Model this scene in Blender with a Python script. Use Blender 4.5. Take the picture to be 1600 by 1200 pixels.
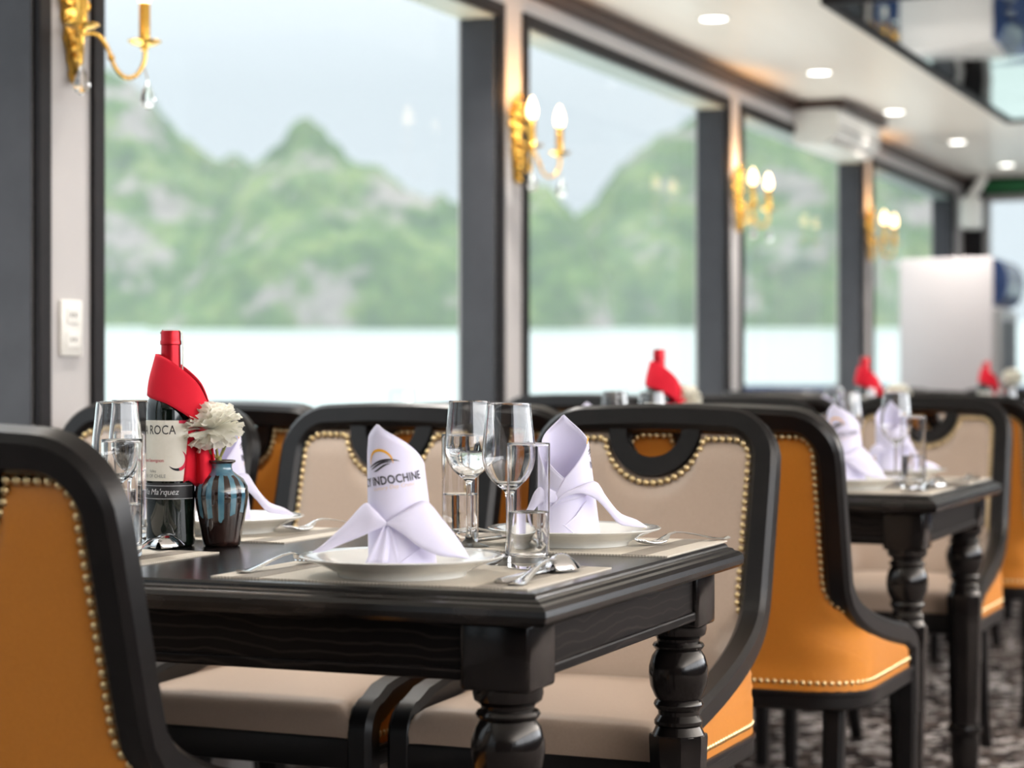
import bpy, bmesh, math, random
from mathutils import Vector, Matrix, noise

for o in list(bpy.data.objects):
    bpy.data.objects.remove(o)
S = bpy.context.scene
COL = S.collection
PI = math.pi
rnd = random.Random(7)

# ------------------------------------------------------------------ camera
YAW = math.radians(23.45)          # the view is turned this far from the wall towards the windows
CF, SF = math.cos(YAW), math.sin(YAW)
cd = bpy.data.cameras.new('camera')
cd.sensor_width = 36.0
cd.lens = 72.0
cd.shift_y = -10.0 / 1600.0
cd.clip_start = 0.05
cd.clip_end = 6000.0
cd.dof.use_dof = True
cd.dof.focus_distance = 2.90
cd.dof.aperture_fstop = 3.5
cam = bpy.data.objects.new('camera', cd)
COL.objects.link(cam)
cam.location = (0, 0, 1.012)
cam.rotation_euler = (PI / 2, 0, YAW - PI / 2)
S.camera = cam

# ------------------------------------------------------------------ view
S.view_settings.view_transform = 'Standard'
S.view_settings.look = 'None'
S.view_settings.gamma = 1.0
S.view_settings.use_curve_mapping = False
S.view_settings.exposure = 0.0
S.cycles.use_denoising = True
S.cycles.max_bounces = 14
S.cycles.transmission_bounces = 12
S.cycles.glossy_bounces = 5
S.cycles.diffuse_bounces = 4
S.cycles.transparent_max_bounces = 16
S.cycles.volume_bounces = 1
S.cycles.caustics_reflective = False
S.cycles.caustics_refractive = False
S.cycles.sample_clamp_indirect = 6.0

# ------------------------------------------------------------------ sky: a bright overcast, brighter overhead
W = bpy.data.worlds.new('overcast')
S.world = W
W.use_nodes = True
wn, wl = W.node_tree.nodes, W.node_tree.links
wn.clear()
wo = wn.new('ShaderNodeOutputWorld')
wb = wn.new('ShaderNodeBackground')
wt = wn.new('ShaderNodeTexCoord')
ws = wn.new('ShaderNodeSeparateXYZ')
wr = wn.new('ShaderNodeValToRGB')
wr.color_ramp.elements[0].position = 0.0
wr.color_ramp.elements[0].color = (0.70, 0.76, 0.84, 1)
wr.color_ramp.elements[1].position = 0.85
wr.color_ramp.elements[1].color = (3.4, 3.5, 3.7, 1)
e = wr.color_ramp.elements.new(0.14)
e.color = (0.71, 0.775, 0.855, 1)
wb.inputs['Strength'].default_value = 1.0
wl.new(wt.outputs['Generated'], ws.inputs[0])
wl.new(ws.outputs['Z'], wr.inputs['Fac'])
wl.new(wr.outputs['Color'], wb.inputs['Color'])
wl.new(wb.outputs[0], wo.inputs['Surface'])


def area_light(name, loc, rot, sx, sy, power, color, spread=180):
    d = bpy.data.lights.new(name, 'AREA')
    d.shape = 'RECTANGLE'
    d.size, d.size_y = sx, sy
    d.energy = power
    d.spread = math.radians(spread)
    d.color = color
    o = bpy.data.objects.new(name, d)
    COL.objects.link(o)
    o.location, o.rotation_euler = loc, rot
    return o


# unseen fill lamp added for more daylight from the other side of the boat
area_light('starboard_fill', (5.5, -2.8, 1.75), (math.radians(84), 0, 0), 13.0, 0.9, 270, (0.95, 0.97, 1.0))
# ... and two added fill lamps, aimed up like water glare to brighten the ceiling
area_light('starboard_ceiling_fill', (5.5, -2.8, 1.3), (math.radians(156), 0, 0), 15.0, 0.6, 800, (1.0, 0.97, 0.94), 110)
area_light('port_ceiling_fill', (4.5, 3.35, 0.55), (math.radians(222), 0, 0), 13.0, 0.7, 100, (1.0, 0.95, 0.90), 130)


# ------------------------------------------------------------------ materials
MATS = {}


def mat(name, col=(0.5, 0.5, 0.5), rough=0.5, metal=0.0, coat=0.0, spec=0.5, trans=0.0, ior=1.45, emit=None, estr=0.0,
        sheen=0.0, coat_rough=0.05):
    m = bpy.data.materials.new(name)
    m.use_nodes = True
    b = m.node_tree.nodes['Principled BSDF']
    b.inputs['Base Color'].default_value = (*col, 1)
    b.inputs['Roughness'].default_value = rough
    b.inputs['Metallic'].default_value = metal
    b.inputs['Coat Weight'].default_value = coat
    b.inputs['Coat Roughness'].default_value = coat_rough
    b.inputs['Specular IOR Level'].default_value = spec
    b.inputs['Transmission Weight'].default_value = trans
    b.inputs['IOR'].default_value = ior
    b.inputs['Sheen Weight'].default_value = sheen
    if emit:
        b.inputs['Emission Color'].default_value = (*emit, 1)
        b.inputs['Emission Strength'].default_value = estr
    MATS[name] = m
    return m


def nd(m):
    return m.node_tree.nodes, m.node_tree.links, m.node_tree.nodes['Principled BSDF']


def tex_noise(m, scale, detail=4, rough=0.6, vec=None, dist=0.0):
    n, l, b = nd(m)
    t = n.new('ShaderNodeTexNoise')
    t.inputs['Scale'].default_value = scale
    t.inputs['Detail'].default_value = detail
    t.inputs['Roughness'].default_value = rough
    t.inputs['Distortion'].default_value = dist
    if vec is None:
        c = n.new('ShaderNodeTexCoord')
        vec = c.outputs['Object']
    l.new(vec, t.inputs['Vector'])
    return t


def ramp(m, src, stops):
    n, l, b = nd(m)
    r = n.new('ShaderNodeValToRGB')
    els = r.color_ramp.elements
    while len(els) < len(stops):
        els.new(0.5)
    for el, (p, c) in zip(els, stops):
        el.position = p
        el.color = (*c, 1)
    l.new(src, r.inputs['Fac'])
    return r


def bump(m, src, strength=0.2, dist=0.001):
    n, l, b = nd(m)
    bp = n.new('ShaderNodeBump')
    bp.inputs['Strength'].default_value = strength
    bp.inputs['Distance'].default_value = dist
    l.new(src, bp.inputs['Height'])
    l.new(bp.outputs[0], b.inputs['Normal'])


def mapped(m, scale, rot=(0, 0, 0)):
    n, l, b = nd(m)
    c = n.new('ShaderNodeTexCoord')
    mp = n.new('ShaderNodeMapping')
    mp.inputs['Scale'].default_value = scale
    mp.inputs['Rotation'].default_value = rot
    l.new(c.outputs['Object'], mp.inputs['Vector'])
    return mp.outputs[0]


def noisy(name, c1, c2, scale, rough, bstr=0.1, bdist=0.0005, **k):
    m = mat(name, c1, rough, **k)
    t = tex_noise(m, scale)
    r = ramp(m, t.outputs['Fac'], [(0.3, c1), (0.7, c2)])
    m.node_tree.links.new(r.outputs[0], nd(m)[2].inputs['Base Color'])
    if bstr:
        bump(m, t.outputs['Fac'], bstr, bdist)
    return m


# dark stained wood with a faint cathedral grain
def wood(name, c1, c2, rough, axis):
    m = mat(name, c1, rough, spec=0.28)
    n, l, b = nd(m)
    w = n.new('ShaderNodeTexWave')
    w.wave_type = 'BANDS'
    w.bands_direction = axis
    w.inputs['Scale'].default_value = 22.0
    w.inputs['Distortion'].default_value = 14.0
    w.inputs['Detail'].default_value = 3.0
    w.inputs['Detail Scale'].default_value = 0.22
    w.inputs['Detail Roughness'].default_value = 0.55
    c = n.new('ShaderNodeTexCoord')
    l.new(c.outputs['Object'], w.inputs['Vector'])
    r = ramp(m, w.outputs['Fac'], [(0.80, c1), (0.97, c2)])
    l.new(r.outputs[0], b.inputs['Base Color'])
    bump(m, w.outputs['Fac'], 0.03, 0.0002)
    return m


M_TABLE = wood('ebonised_oak', (0.0045, 0.0035, 0.0035), (0.017, 0.0135, 0.012), 0.42, 'Z')
nd(M_TABLE)[2].inputs['Specular IOR Level'].default_value = 0.12
M_LEG = noisy('ebonised_turned_oak', (0.0045, 0.0035, 0.0035), (0.008, 0.0065, 0.006), 40, 0.16, 0.0, spec=0.4)
M_TOP = wood('ebonised_oak_top', (0.006, 0.005, 0.005), (0.016, 0.013, 0.012), 0.22, 'X')
nd(M_TOP)[2].inputs['Specular IOR Level'].default_value = 0.45
M_FRAME = noisy('black_lacquered_wood', (0.005, 0.0045, 0.0048), (0.008, 0.007, 0.007), 30, 0.34, 0.04, 0.0004, spec=0.3)
M_CREAM = noisy('cream_leather', (0.40, 0.305, 0.235), (0.43, 0.33, 0.258), 240, 0.45, 0.10, 0.0004)
M_ORANGE = noisy('tan_leather', (0.53, 0.19, 0.022), (0.57, 0.21, 0.026), 200, 0.45, 0.10, 0.0004)
M_BRASS = noisy('aged_brass', (0.78, 0.62, 0.36), (0.62, 0.46, 0.23), 60, 0.30, 0.0, metal=1.0)
M_GOLD = noisy('gilt_metal', (0.85, 0.52, 0.12), (0.72, 0.40, 0.07), 70, 0.25, 0.35, 0.003, metal=1.0)
M_NAPKIN = noisy('lavender_white_cotton', (0.80, 0.775, 0.98), (0.83, 0.80, 0.99), 900, 0.9, 0.08, 0.0003, sheen=0.2)
M_RED = noisy('red_napkin_cotton', (0.62, 0.004, 0.022), (0.66, 0.004, 0.024), 900, 0.85, 0.08, 0.0003)
M_PLATE = noisy('white_porcelain', (0.82, 0.82, 0.79), (0.84, 0.84, 0.81), 5, 0.12, 0.0, coat=0.6)
M_STEEL = noisy('polished_steel', (0.70, 0.70, 0.70), (0.64, 0.64, 0.65), 12, 0.10, 0.0, metal=1.0)
M_GLASS = mat('clear_glass', (1, 1, 1), 0.0, trans=1.0, ior=1.47)
M_WATER = mat('drinking_water', (1, 1, 1), 0.0, trans=1.0, ior=1.33)
M_CRYSTAL = mat('cut_crystal', (1.0, 0.97, 0.92), 0.0, trans=1.0, ior=1.6)
M_BOTTLE = noisy('dark_bottle_glass', (0.003, 0.006, 0.004), (0.004, 0.008, 0.005), 4, 0.04, 0.0, coat=0.5)
M_FOIL = noisy('red_foil', (0.45, 0.008, 0.018), (0.52, 0.012, 0.025), 40, 0.3, 0.1, 0.0006, metal=0.55)
M_LABEL = noisy('cream_label_paper', (0.80, 0.76, 0.66), (0.83, 0.79, 0.70), 160, 0.6, 0.0)
M_BLACKLABEL = noisy('black_label_paper', (0.012, 0.012, 0.013), (0.018, 0.018, 0.02), 160, 0.45, 0.0)
M_INK = noisy('black_ink', (0.012, 0.012, 0.016), (0.016, 0.016, 0.022), 200, 0.7, 0.0)
M_INKSILVER = noisy('silver_ink', (0.62, 0.62, 0.64), (0.70, 0.70, 0.72), 200, 0.4, 0.0)
M_INKRED = noisy('red_ink', (0.55, 0.01, 0.05), (0.60, 0.015, 0.06), 200, 0.6, 0.0)
M_INKGREY = noisy('grey_ink', (0.25, 0.24, 0.22), (0.3, 0.29, 0.27), 200, 0.6, 0.0)
M_INKYELLOW = noisy('yellow_ink', (0.90, 0.42, 0.02), (0.94, 0.46, 0.03), 200, 0.7, 0.0)
M_INKPALE = noisy('pale_orange_ink', (0.88, 0.68, 0.52), (0.90, 0.70, 0.54), 200, 0.7, 0.0)
M_PETAL = noisy('ivory_petal', (0.96, 0.945, 0.86), (0.98, 0.97, 0.92), 60, 0.7, 0.1, 0.001)
_n, _l, _b = nd(M_PETAL)
_tl = _n.new('ShaderNodeBsdfTranslucent')
_tl.inputs[0].default_value = (0.98, 0.96, 0.88, 1)
_ms = _n.new('ShaderNodeMixShader')
_ms.inputs[0].default_value = 0.45
_l.new(_b.outputs[0], _ms.inputs[1])
_l.new(_tl.outputs[0], _ms.inputs[2])
_l.new(_ms.outputs[0], _n['Material Output'].inputs['Surface'])
M_GREEN = noisy('green_stem', (0.20, 0.24, 0.06), (0.30, 0.26, 0.09), 80, 0.6, 0.0)
M_WALL = noisy('white_painted_panel', (0.45, 0.43, 0.42), (0.48, 0.455, 0.445), 3, 0.42, 0.02)
M_CASING = noisy('black_window_trim', (0.009, 0.008, 0.009), (0.013, 0.011, 0.012), 25, 0.5, 0.03, spec=0.2)
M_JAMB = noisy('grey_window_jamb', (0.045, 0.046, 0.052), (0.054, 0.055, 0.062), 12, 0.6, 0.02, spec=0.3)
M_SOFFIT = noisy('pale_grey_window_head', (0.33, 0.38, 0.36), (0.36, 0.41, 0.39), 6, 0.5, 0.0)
M_CORNICE = noisy('brown_cornice', (0.035, 0.018, 0.013), (0.055, 0.028, 0.019), 14, 0.4, 0.04)
M_PLASTIC = noisy('white_plastic', (0.74, 0.72, 0.67), (0.77, 0.75, 0.70), 20, 0.35, 0.0)
M_DARK = noisy('dark_plastic', (0.02, 0.02, 0.022), (0.03, 0.03, 0.032), 40, 0.5, 0.0)
M_NAVY = noisy('navy_plastic', (0.012, 0.025, 0.075), (0.018, 0.035, 0.095), 20, 0.25, 0.0)
M_GREENSIGN = noisy('green_panel', (0.005, 0.085, 0.022), (0.008, 0.11, 0.03), 50, 0.5, 0.0)
M_BULB = mat('lit_candle_bulb', (1, 0.9, 0.75), 0.3, emit=(1.0, 0.66, 0.30), estr=7.0)
M_LAMP = mat('lit_downlight', (1, 1, 1), 0.3, emit=(1.0, 0.95, 0.88), estr=9.0)
M_ALU = noisy('grey_aluminium', (0.30, 0.29, 0.28), (0.34, 0.33, 0.32), 20, 0.4, 0.0, metal=0.6)
M_HULL = noisy('white_boat_paint', (0.47, 0.445, 0.45), (0.50, 0.475, 0.48), 2, 0.4, 0.0)

# ceiling: satin cream boards
M_CEIL = mat('satin_cream_ceiling', (0.79, 0.74, 0.67), 0.30, spec=0.22)
_v = mapped(M_CEIL, (0.6, 9.0, 1.0))
_t = tex_noise(M_CEIL, 3.0, 3, 0.5, _v)
_r = ramp(M_CEIL, _t.outputs['Fac'], [(0.3, (0.84, 0.765, 0.69)), (0.7, (0.88, 0.805, 0.73))])
M_CEIL.node_tree.links.new(_r.outputs[0], nd(M_CEIL)[2].inputs['Base Color'])
bump(M_CEIL, _t.outputs['Fac'], 0.12, 0.004)
# mirror ceiling: polished, a little wavy
M_MIRROR = mat('wavy_dark_mirror', (0.38, 0.44, 0.40), 0.02, metal=1.0)
_t = tex_noise(M_MIRROR, 1.6, 1, 0.4)
bump(M_MIRROR, _t.outputs['Fac'], 0.25, 0.02)
# placemat: fine beige weave with a darker band
M_MAT = mat('beige_woven_vinyl', (0.55, 0.49, 0.41), 0.6)
_v = mapped(M_MAT, (1, 1, 1))
_n, _l, _b = nd(M_MAT)
_c = _n.new('ShaderNodeTexChecker')
_c.inputs['Scale'].default_value = 420.0
_c.inputs['Color1'].default_value = (0.74, 0.68, 0.59, 1)
_c.inputs['Color2'].default_value = (0.52, 0.47, 0.39, 1)
_l.new(_v, _c.inputs['Vector'])
_l.new(_c.outputs['Color'], _b.inputs['Base Color'])
bump(M_MAT, _c.outputs['Fac'], 0.3, 0.0006)
M_MATBAND = mat('taupe_woven_vinyl', (0.30, 0.26, 0.215), 0.6)
_v = mapped(M_MATBAND, (1, 1, 1))
_n, _l, _b = nd(M_MATBAND)
_c = _n.new('ShaderNodeTexChecker')
_c.inputs['Scale'].default_value = 420.0
_c.inputs['Color1'].default_value = (0.40, 0.355, 0.295, 1)
_c.inputs['Color2'].default_value = (0.16, 0.14, 0.12, 1)
_l.new(_v, _c.inputs['Vector'])
_l.new(_c.outputs['Color'], _b.inputs['Base Color'])
# carpet: small broken lozenges in black, brown and light grey
M_CARPET = mat('patterned_carpet', (0.1, 0.1, 0.1), 0.95, spec=0.1)
_n, _l, _b = nd(M_CARPET)
_v = mapped(M_CARPET, (22.0, 32.0, 1.0), (0, 0, math.radians(38)))
_w = tex_noise(M_CARPET, 2.2, 2, 0.5, _v)
_mx = _n.new('ShaderNodeVectorMath')
_mx.operation = 'ADD'
_sc = _n.new('ShaderNodeVectorMath')
_sc.operation = 'SCALE'
_sc.inputs['Scale'].default_value = 0.35
_l.new(_w.outputs['Color'], _sc.inputs[0])
_l.new(_v, _mx.inputs[0])
_l.new(_sc.outputs[0], _mx.inputs[1])
_vo = _n.new('ShaderNodeTexVoronoi')
_vo.distance = 'MANHATTAN'
_vo.inputs['Scale'].default_value = 1.0
_l.new(_mx.outputs[0], _vo.inputs['Vector'])
_s = _n.new('ShaderNodeSeparateColor')
_l.new(_vo.outputs['Color'], _s.inputs[0])
_r = ramp(M_CARPET, _s.outputs[0], [(0.0, (0.02, 0.016, 0.015)), (0.33, (0.07, 0.052, 0.043)), (0.5, (0.15, 0.13, 0.12)),
                                    (0.78, (0.42, 0.39, 0.375))])
_r.color_ramp.interpolation = 'CONSTANT'
_l.new(_r.outputs[0], _b.inputs['Base Color'])
# window panes: clear, with only the surface reflection
M_PANE = bpy.data.materials.new('window_pane')
M_PANE.use_nodes = True
_n, _l = M_PANE.node_tree.nodes, M_PANE.node_tree.links
_n.clear()
_o = _n.new('ShaderNodeOutputMaterial')
_m = _n.new('ShaderNodeMixShader')
_tr = _n.new('ShaderNodeBsdfTransparent')
_tr.inputs[0].default_value = (0.97, 0.99, 0.98, 1)
_gl = _n.new('ShaderNodeBsdfGlossy')
_gl.inputs['Roughness'].default_value = 0.01
_lw = _n.new('ShaderNodeLayerWeight')
_lw.inputs['Blend'].default_value = 0.5
_pw = _n.new('ShaderNodeMath')
_pw.operation = 'POWER'
_pw.inputs[1].default_value = 5.0
_l.new(_lw.outputs['Facing'], _pw.inputs[0])
_fr = _n.new('ShaderNodeMath')
_fr.operation = 'MULTIPLY_ADD'
_fr.inputs[1].default_value = 0.22
_fr.inputs[2].default_value = 0.008
_l.new(_pw.outputs[0], _fr.inputs[0])
_l.new(_fr.outputs[0], _m.inputs[0])
_l.new(_tr.outputs[0], _m.inputs[1])
_l.new(_gl.outputs[0], _m.inputs[2])
_l.new(_m.outputs[0], _o.inputs['Surface'])


# vase glaze: brown-black body, blue poured from the neck and run down in drips of uneven length
def glaze():
    m = mat('dripped_blue_glaze', (0.02, 0.01, 0.008), 0.07, coat=0.8)
    n, l, b = nd(m)

    def mth(op, a, c=None):
        x = n.new('ShaderNodeMath')
        x.operation = op
        for i, q in enumerate((a, c)):
            if q is None:
                continue
            if isinstance(q, (int, float)):
                x.inputs[i].default_value = q
            else:
                l.new(q, x.inputs[i])
        return x.outputs[0]
    co = n.new('ShaderNodeTexCoord')
    sp = n.new('ShaderNodeSeparateXYZ')
    l.new(co.outputs['Object'], sp.inputs[0])
    ang = mth('ARCTAN2', sp.outputs['Y'], sp.outputs['X'])
    stripe = mth('COSINE', mth('MULTIPLY', ang, 13.0))           # thirteen runs round the body
    nz = tex_noise(m, 38.0, 2, 0.5)
    zz = mth('ADD', sp.outputs['Z'], mth('MULTIPLY', mth('SUBTRACT', nz.outputs['Fac'], 0.5), 0.06))
    up = mth('DIVIDE', mth('SUBTRACT', zz, 0.046), 0.055)         # 0 at the drip ends, 1 near the shoulder
    # drip wherever the stripe is high and above the ends; full blue at the neck
    k = mth('SUBTRACT', mth('ADD', stripe, 0.1), mth('MULTIPLY', mth('LESS_THAN', up, 0.0), 9.0))
    drip = mth('GREATER_THAN', k, 0.15)
    neck = mth('GREATER_THAN', mth('ADD', sp.outputs['Z'], mth('MULTIPLY', nz.outputs['Fac'], 0.012)), 0.112)
    blue = mth('MAXIMUM', drip, neck)
    lip = mth('GREATER_THAN', sp.outputs['Z'], 0.1235)
    blue = mth('MULTIPLY', blue, mth('SUBTRACT', 1.0, lip))
    mx = n.new('ShaderNodeMix')
    mx.data_type = 'RGBA'
    l.new(blue, mx.inputs['Factor'])
    br = ramp(m, nz.outputs['Fac'], [(0.3, (0.010, 0.006, 0.006)), (0.75, (0.035, 0.014, 0.010))])
    bl = ramp(m, nz.outputs['Fac'], [(0.3, (0.035, 0.13, 0.21)), (0.7, (0.12, 0.27, 0.34))])
    l.new(br.outputs[0], mx.inputs['A'])
    l.new(bl.outputs[0], mx.inputs['B'])
    l.new(mx.outputs['Result'], b.inputs['Base Color'])
    return m


M_GLAZE = glaze()


# ------------------------------------------------------------------ mesh helpers
class MB:
    def __init__(self):
        self.v, self.f = [], []

    def add(self, vs, fs):
        k = len(self.v)
        self.v += [Vector(p) for p in vs]
        self.f += [tuple(k + i for i in f) for f in fs]

    def box(self, x0, x1, y0, y1, z0, z1, bev=0.0, seg=2):
        bm = bmesh.new()
        bmesh.ops.create_cube(bm, size=1.0)
        for v in bm.verts:
            v.co = Vector(((x0 + x1) / 2 + v.co.x * (x1 - x0), (y0 + y1) / 2 + v.co.y * (y1 - y0), (z0 + z1) / 2 + v.co.z * (z1 - z0)))
        if bev > 0:
            bmesh.ops.bevel(bm, geom=bm.edges[:], offset=bev, segments=seg, profile=0.5, affect='EDGES')
        bm.verts.index_update()
        self.add([v.co.copy() for v in bm.verts], [[v.index for v in f.verts] for f in bm.faces])
        bm.free()
        return self

    def lathe(self, prof, n=32, cx=0.0, cy=0.0, cap0=True, cap1=True, sq=None):
        """prof: (radius, z) pairs; sq: number of sides for a polygonal section."""
        n = sq or n
        off = PI / n if sq else 0.0
        vs, fs = [], []
        for r, z in prof:
            for i in range(n):
                a = 2 * PI * i / n + off
                vs.append((cx + r * math.cos(a), cy + r * math.sin(a), z))
        for j in range(len(prof) - 1):
            for i in range(n):
                i2 = (i + 1) % n
                fs.append((j * n + i, j * n + i2, (j + 1) * n + i2, (j + 1) * n + i))
        if cap0 and prof[0][0] > 1e-6:
            fs.append(tuple(reversed(range(n))))
        if cap1 and prof[-1][0] > 1e-6:
            fs.append(tuple((len(prof) - 1) * n + i for i in range(n)))
        self.add(vs, fs)
        return self

    def sweep(self, pts, ns, bs, hw, ht, closed=False, cap=True, round_=True):
        """rectangular (softened) section carried along pts; ns is the width axis, bs the thickness axis."""
        c = 0.62 if round_ else 1.0
        sec = [(1, c), (c, 1), (-c, 1), (-1, c), (-1, -c), (-c, -1), (c, -1), (1, -c)]
        sec = [(a * 1.0, b * 1.0) for a, b in sec]
        hws = hw if isinstance(hw, (list, tuple)) else [hw] * len(pts)
        hts = ht if isinstance(ht, (list, tuple)) else [ht] * len(pts)
        vs, fs = [], []
        m = len(sec)
        for p, nn, bb, w, t in zip(pts, ns, bs, hws, hts):
            ch = min(w, t) * 0.38
            for a, b in sec:
                x = math.copysign(w if abs(a) == 1 else w - ch, a)
                y = math.copysign(t if abs(b) == 1 else t - ch, b)
                vs.append(Vector(p) + nn * x + bb * y)
        N = len(pts)
        for j in range(N if closed else N - 1):
            j2 = (j + 1) % N
            for i in range(m):
                i2 = (i + 1) % m
                fs.append((j * m + i, j * m + i2, j2 * m + i2, j2 * m + i))
        if cap and not closed:
            fs.append(tuple(reversed(range(m))))
            fs.append(tuple((N - 1) * m + i for i in range(m)))
        self.add(vs, fs)
        return self

    def tube(self, pts, rad, n=10, cap=True):
        pts = [Vector(p) for p in pts]
        rads = rad if isinstance(rad, (list, tuple)) else [rad] * len(pts)
        vs, fs = [], []
        up = Vector((0, 0, 1))
        prev = None
        for j, p in enumerate(pts):
            t = (pts[min(j + 1, len(pts) - 1)] - pts[max(j - 1, 0)]).normalized()
            if prev is None:
                a = t.cross(up)
                if a.length < 1e-3:
                    a = t.cross(Vector((1, 0, 0)))
            else:
                a = prev - t * prev.dot(t)
            a.normalize()
            prev = a
            b = t.cross(a)
            for i in range(n):
                q = 2 * PI * i / n
                vs.append(p + (a * math.cos(q) + b * math.sin(q)) * rads[j])
        for j in range(len(pts) - 1):
            for i in range(n):
                i2 = (i + 1) % n
                fs.append((j * n + i, j * n + i2, (j + 1) * n + i2, (j + 1) * n + i))
        if cap:
            fs.append(tuple(reversed(range(n))))
            fs.append(tuple((len(pts) - 1) * n + i for i in range(n)))
        self.add(vs, fs)
        return self

    def grid(self, rows, wrap=False):
        n = len(rows[0])
        vs = [p for r in rows for p in r]
        fs = []
        for j in range(len(rows) - 1):
            for i in range(n if wrap else n - 1):
                i2 = (i + 1) % n
                fs.append((j * n + i, j * n + i2, (j + 1) * n + i2, (j + 1) * n + i))
        self.add(vs, fs)
        return self

    def ball(self, c, r, sx=1.0, sy=1.0, sz=1.0, n=10, m=7):
        prof = []
        vs, fs = [], []
        for j in range(1, m):
            t = PI * j / m
            for i in range(n):
                a = 2 * PI * i / n
                vs.append((c[0] + r * sx * math.sin(t) * math.cos(a), c[1] + r * sy * math.sin(t) * math.sin(a), c[2] + r * sz * math.cos(t)))
        k = len(vs)
        vs += [(c[0], c[1], c[2] + r * sz), (c[0], c[1], c[2] - r * sz)]
        for j in range(m - 2):
            for i in range(n):
                i2 = (i + 1) % n
                fs.append((j * n + i, (j + 1) * n + i, (j + 1) * n + i2, j * n + i2))
        for i in range(n):
            i2 = (i + 1) % n
            fs.append((k, i, i2))
            fs.append((k + 1, (m - 2) * n + i2, (m - 2) * n + i))
        self.add(vs, fs)
        return self

    def move(self, M):
        self.v = [M @ p for p in self.v]
        return self

    def build(self, name, m, parent=None, smooth=True, angle=40, solid=0.0, recalc=True, subsurf=0, offset=-1.0):
        me = bpy.data.meshes.new(name)
        me.from_pydata([tuple(p) for p in self.v], [], self.f)
        bm = bmesh.new()
        bm.from_mesh(me)
        bmesh.ops.remove_doubles(bm, verts=bm.verts, dist=1e-6)
        if recalc:
            bmesh.ops.recalc_face_normals(bm, faces=bm.faces)
        bm.to_mesh(me)
        bm.free()
        if smooth:
            me.polygons.foreach_set('use_smooth', [True] * len(me.polygons))
            me.set_sharp_from_angle(angle=math.radians(angle))
        for mm in (m if isinstance(m, (list, tuple)) else [m]):
            me.materials.append(mm)
        o = bpy.data.objects.new(name, me)
        COL.objects.link(o)
        if solid:
            q = o.modifiers.new('thickness', 'SOLIDIFY')
            q.thickness = solid
            q.offset = offset
        if subsurf:
            q = o.modifiers.new('smooth', 'SUBSURF')
            q.levels = q.render_levels = subsurf
        if parent is not None:
            o.parent = parent
        return o


def smooth_curve(cp, n):
    """Catmull-Rom through control points"""
    cp = [Vector(p) for p in cp]
    out = []
    m = len(cp) - 1
    for i in range(n + 1):
        t = i / n * m
        k = min(int(t), m - 1)
        f = t - k
        p0, p1, p2, p3 = cp[max(k - 1, 0)], cp[k], cp[k + 1], cp[min(k + 2, m)]
        out.append(0.5 * ((2 * p1) + (p2 - p0) * f + (2 * p0 - 5 * p1 + 4 * p2 - p3) * f * f + (3 * p1 - p0 - 3 * p2 + p3) * f ** 3))
    return out


def tag(o, label, cat, group=None):
    o['label'] = label
    o['category'] = cat
    if group:
        o['group'] = group
    return o


def thing(name, label, cat, loc=(0, 0, 0), rz=0.0, group=None):
    o = bpy.data.objects.new(name, None)
    o.empty_display_size = 0.05
    COL.objects.link(o)
    o.location = loc
    o.rotation_euler = (0, 0, rz)
    return tag(o, label, cat, group)


def struct(o):
    o['kind'] = 'structure'
    return o


KIDS = {}


def copy_tree(o, parent=None):
    c = o.copy()
    COL.objects.link(c)
    if parent is not None:
        c.parent = parent
    for ch in [x for x in bpy.data.objects if x.parent == o]:
        copy_tree(ch, c)
    return c


class Kind:
    """the first placement uses the thing built, later ones copy it with its parts"""

    def __init__(self, root):
        self.root, self.used = root, False

    def place(self, loc, rz, label, group=None):
        o = self.root if not self.used else copy_tree(self.root)
        self.used = True
        o.location = loc
        o.rotation_euler = (0, 0, rz)
        o['label'] = label
        if group:
            o['group'] = group
        return o


def text_mesh(s, size, align='CENTER', shear=0.0, spacing=1.0, bold=0.0):
    cu = bpy.data.curves.new('lettering', 'FONT')
    cu.body = s
    cu.size = size
    cu.align_x = align
    cu.shear = shear
    cu.offset = bold
    cu.space_character = spacing
    cu.resolution_u = 3
    o = bpy.data.objects.new('lettering', cu)
    COL.objects.link(o)
    bpy.context.view_layer.update()
    me = bpy.data.meshes.new_from_object(o.evaluated_get(bpy.context.evaluated_depsgraph_get()))
    vs = [v.co.copy() for v in me.vertices]
    fs = [tuple(p.vertices) for p in me.polygons]
    bpy.data.objects.remove(o)
    bpy.data.curves.remove(cu)
    bpy.data.meshes.remove(me)
    return vs, fs


def fine(vs, fs, cut):
    """split long edges so flat lettering can be bent round a cylinder"""
    bm = bmesh.new()
    bv = [bm.verts.new(v) for v in vs]
    for f in fs:
        try:
            bm.faces.new([bv[i] for i in f])
        except ValueError:
            pass
    bmesh.ops.triangulate(bm, faces=bm.faces[:])
    for _ in range(3):
        es = [x for x in bm.edges if x.calc_length() > cut]
        if not es:
            break
        bmesh.ops.subdivide_edges(bm, edges=es, cuts=1)
        bmesh.ops.triangulate(bm, faces=bm.faces[:])
    bm.verts.index_update()
    r = [v.co.copy() for v in bm.verts], [tuple(v.index for v in f.verts) for f in bm.faces]
    bm.free()
    return r


def bent(name, vs, fs, fn, m, parent):
    vs, fs = fine(vs, fs, 0.003)
    b = MB()
    b.add([fn(v) for v in vs], fs)
    return b.build(name, m, parent, smooth=False, recalc=False)


# ================================================================== THE ROOM
WY = 2.68            # inner face of the window wall
CZ = 2.34            # ceiling
ENDX = 13.72
BACKX = -3.6
RY = -3.0
GY = WY + 0.10       # plane of the panes

struct(MB().box(BACKX, ENDX + 0.15, RY, WY, -0.06, 0.0).build('floor', M_CARPET, smooth=False))
struct(MB().box(BACKX, ENDX + 0.15, RY - 0.1, WY + 0.15, CZ, CZ + 0.06).build('ceiling', M_CEIL, smooth=False))

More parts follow.
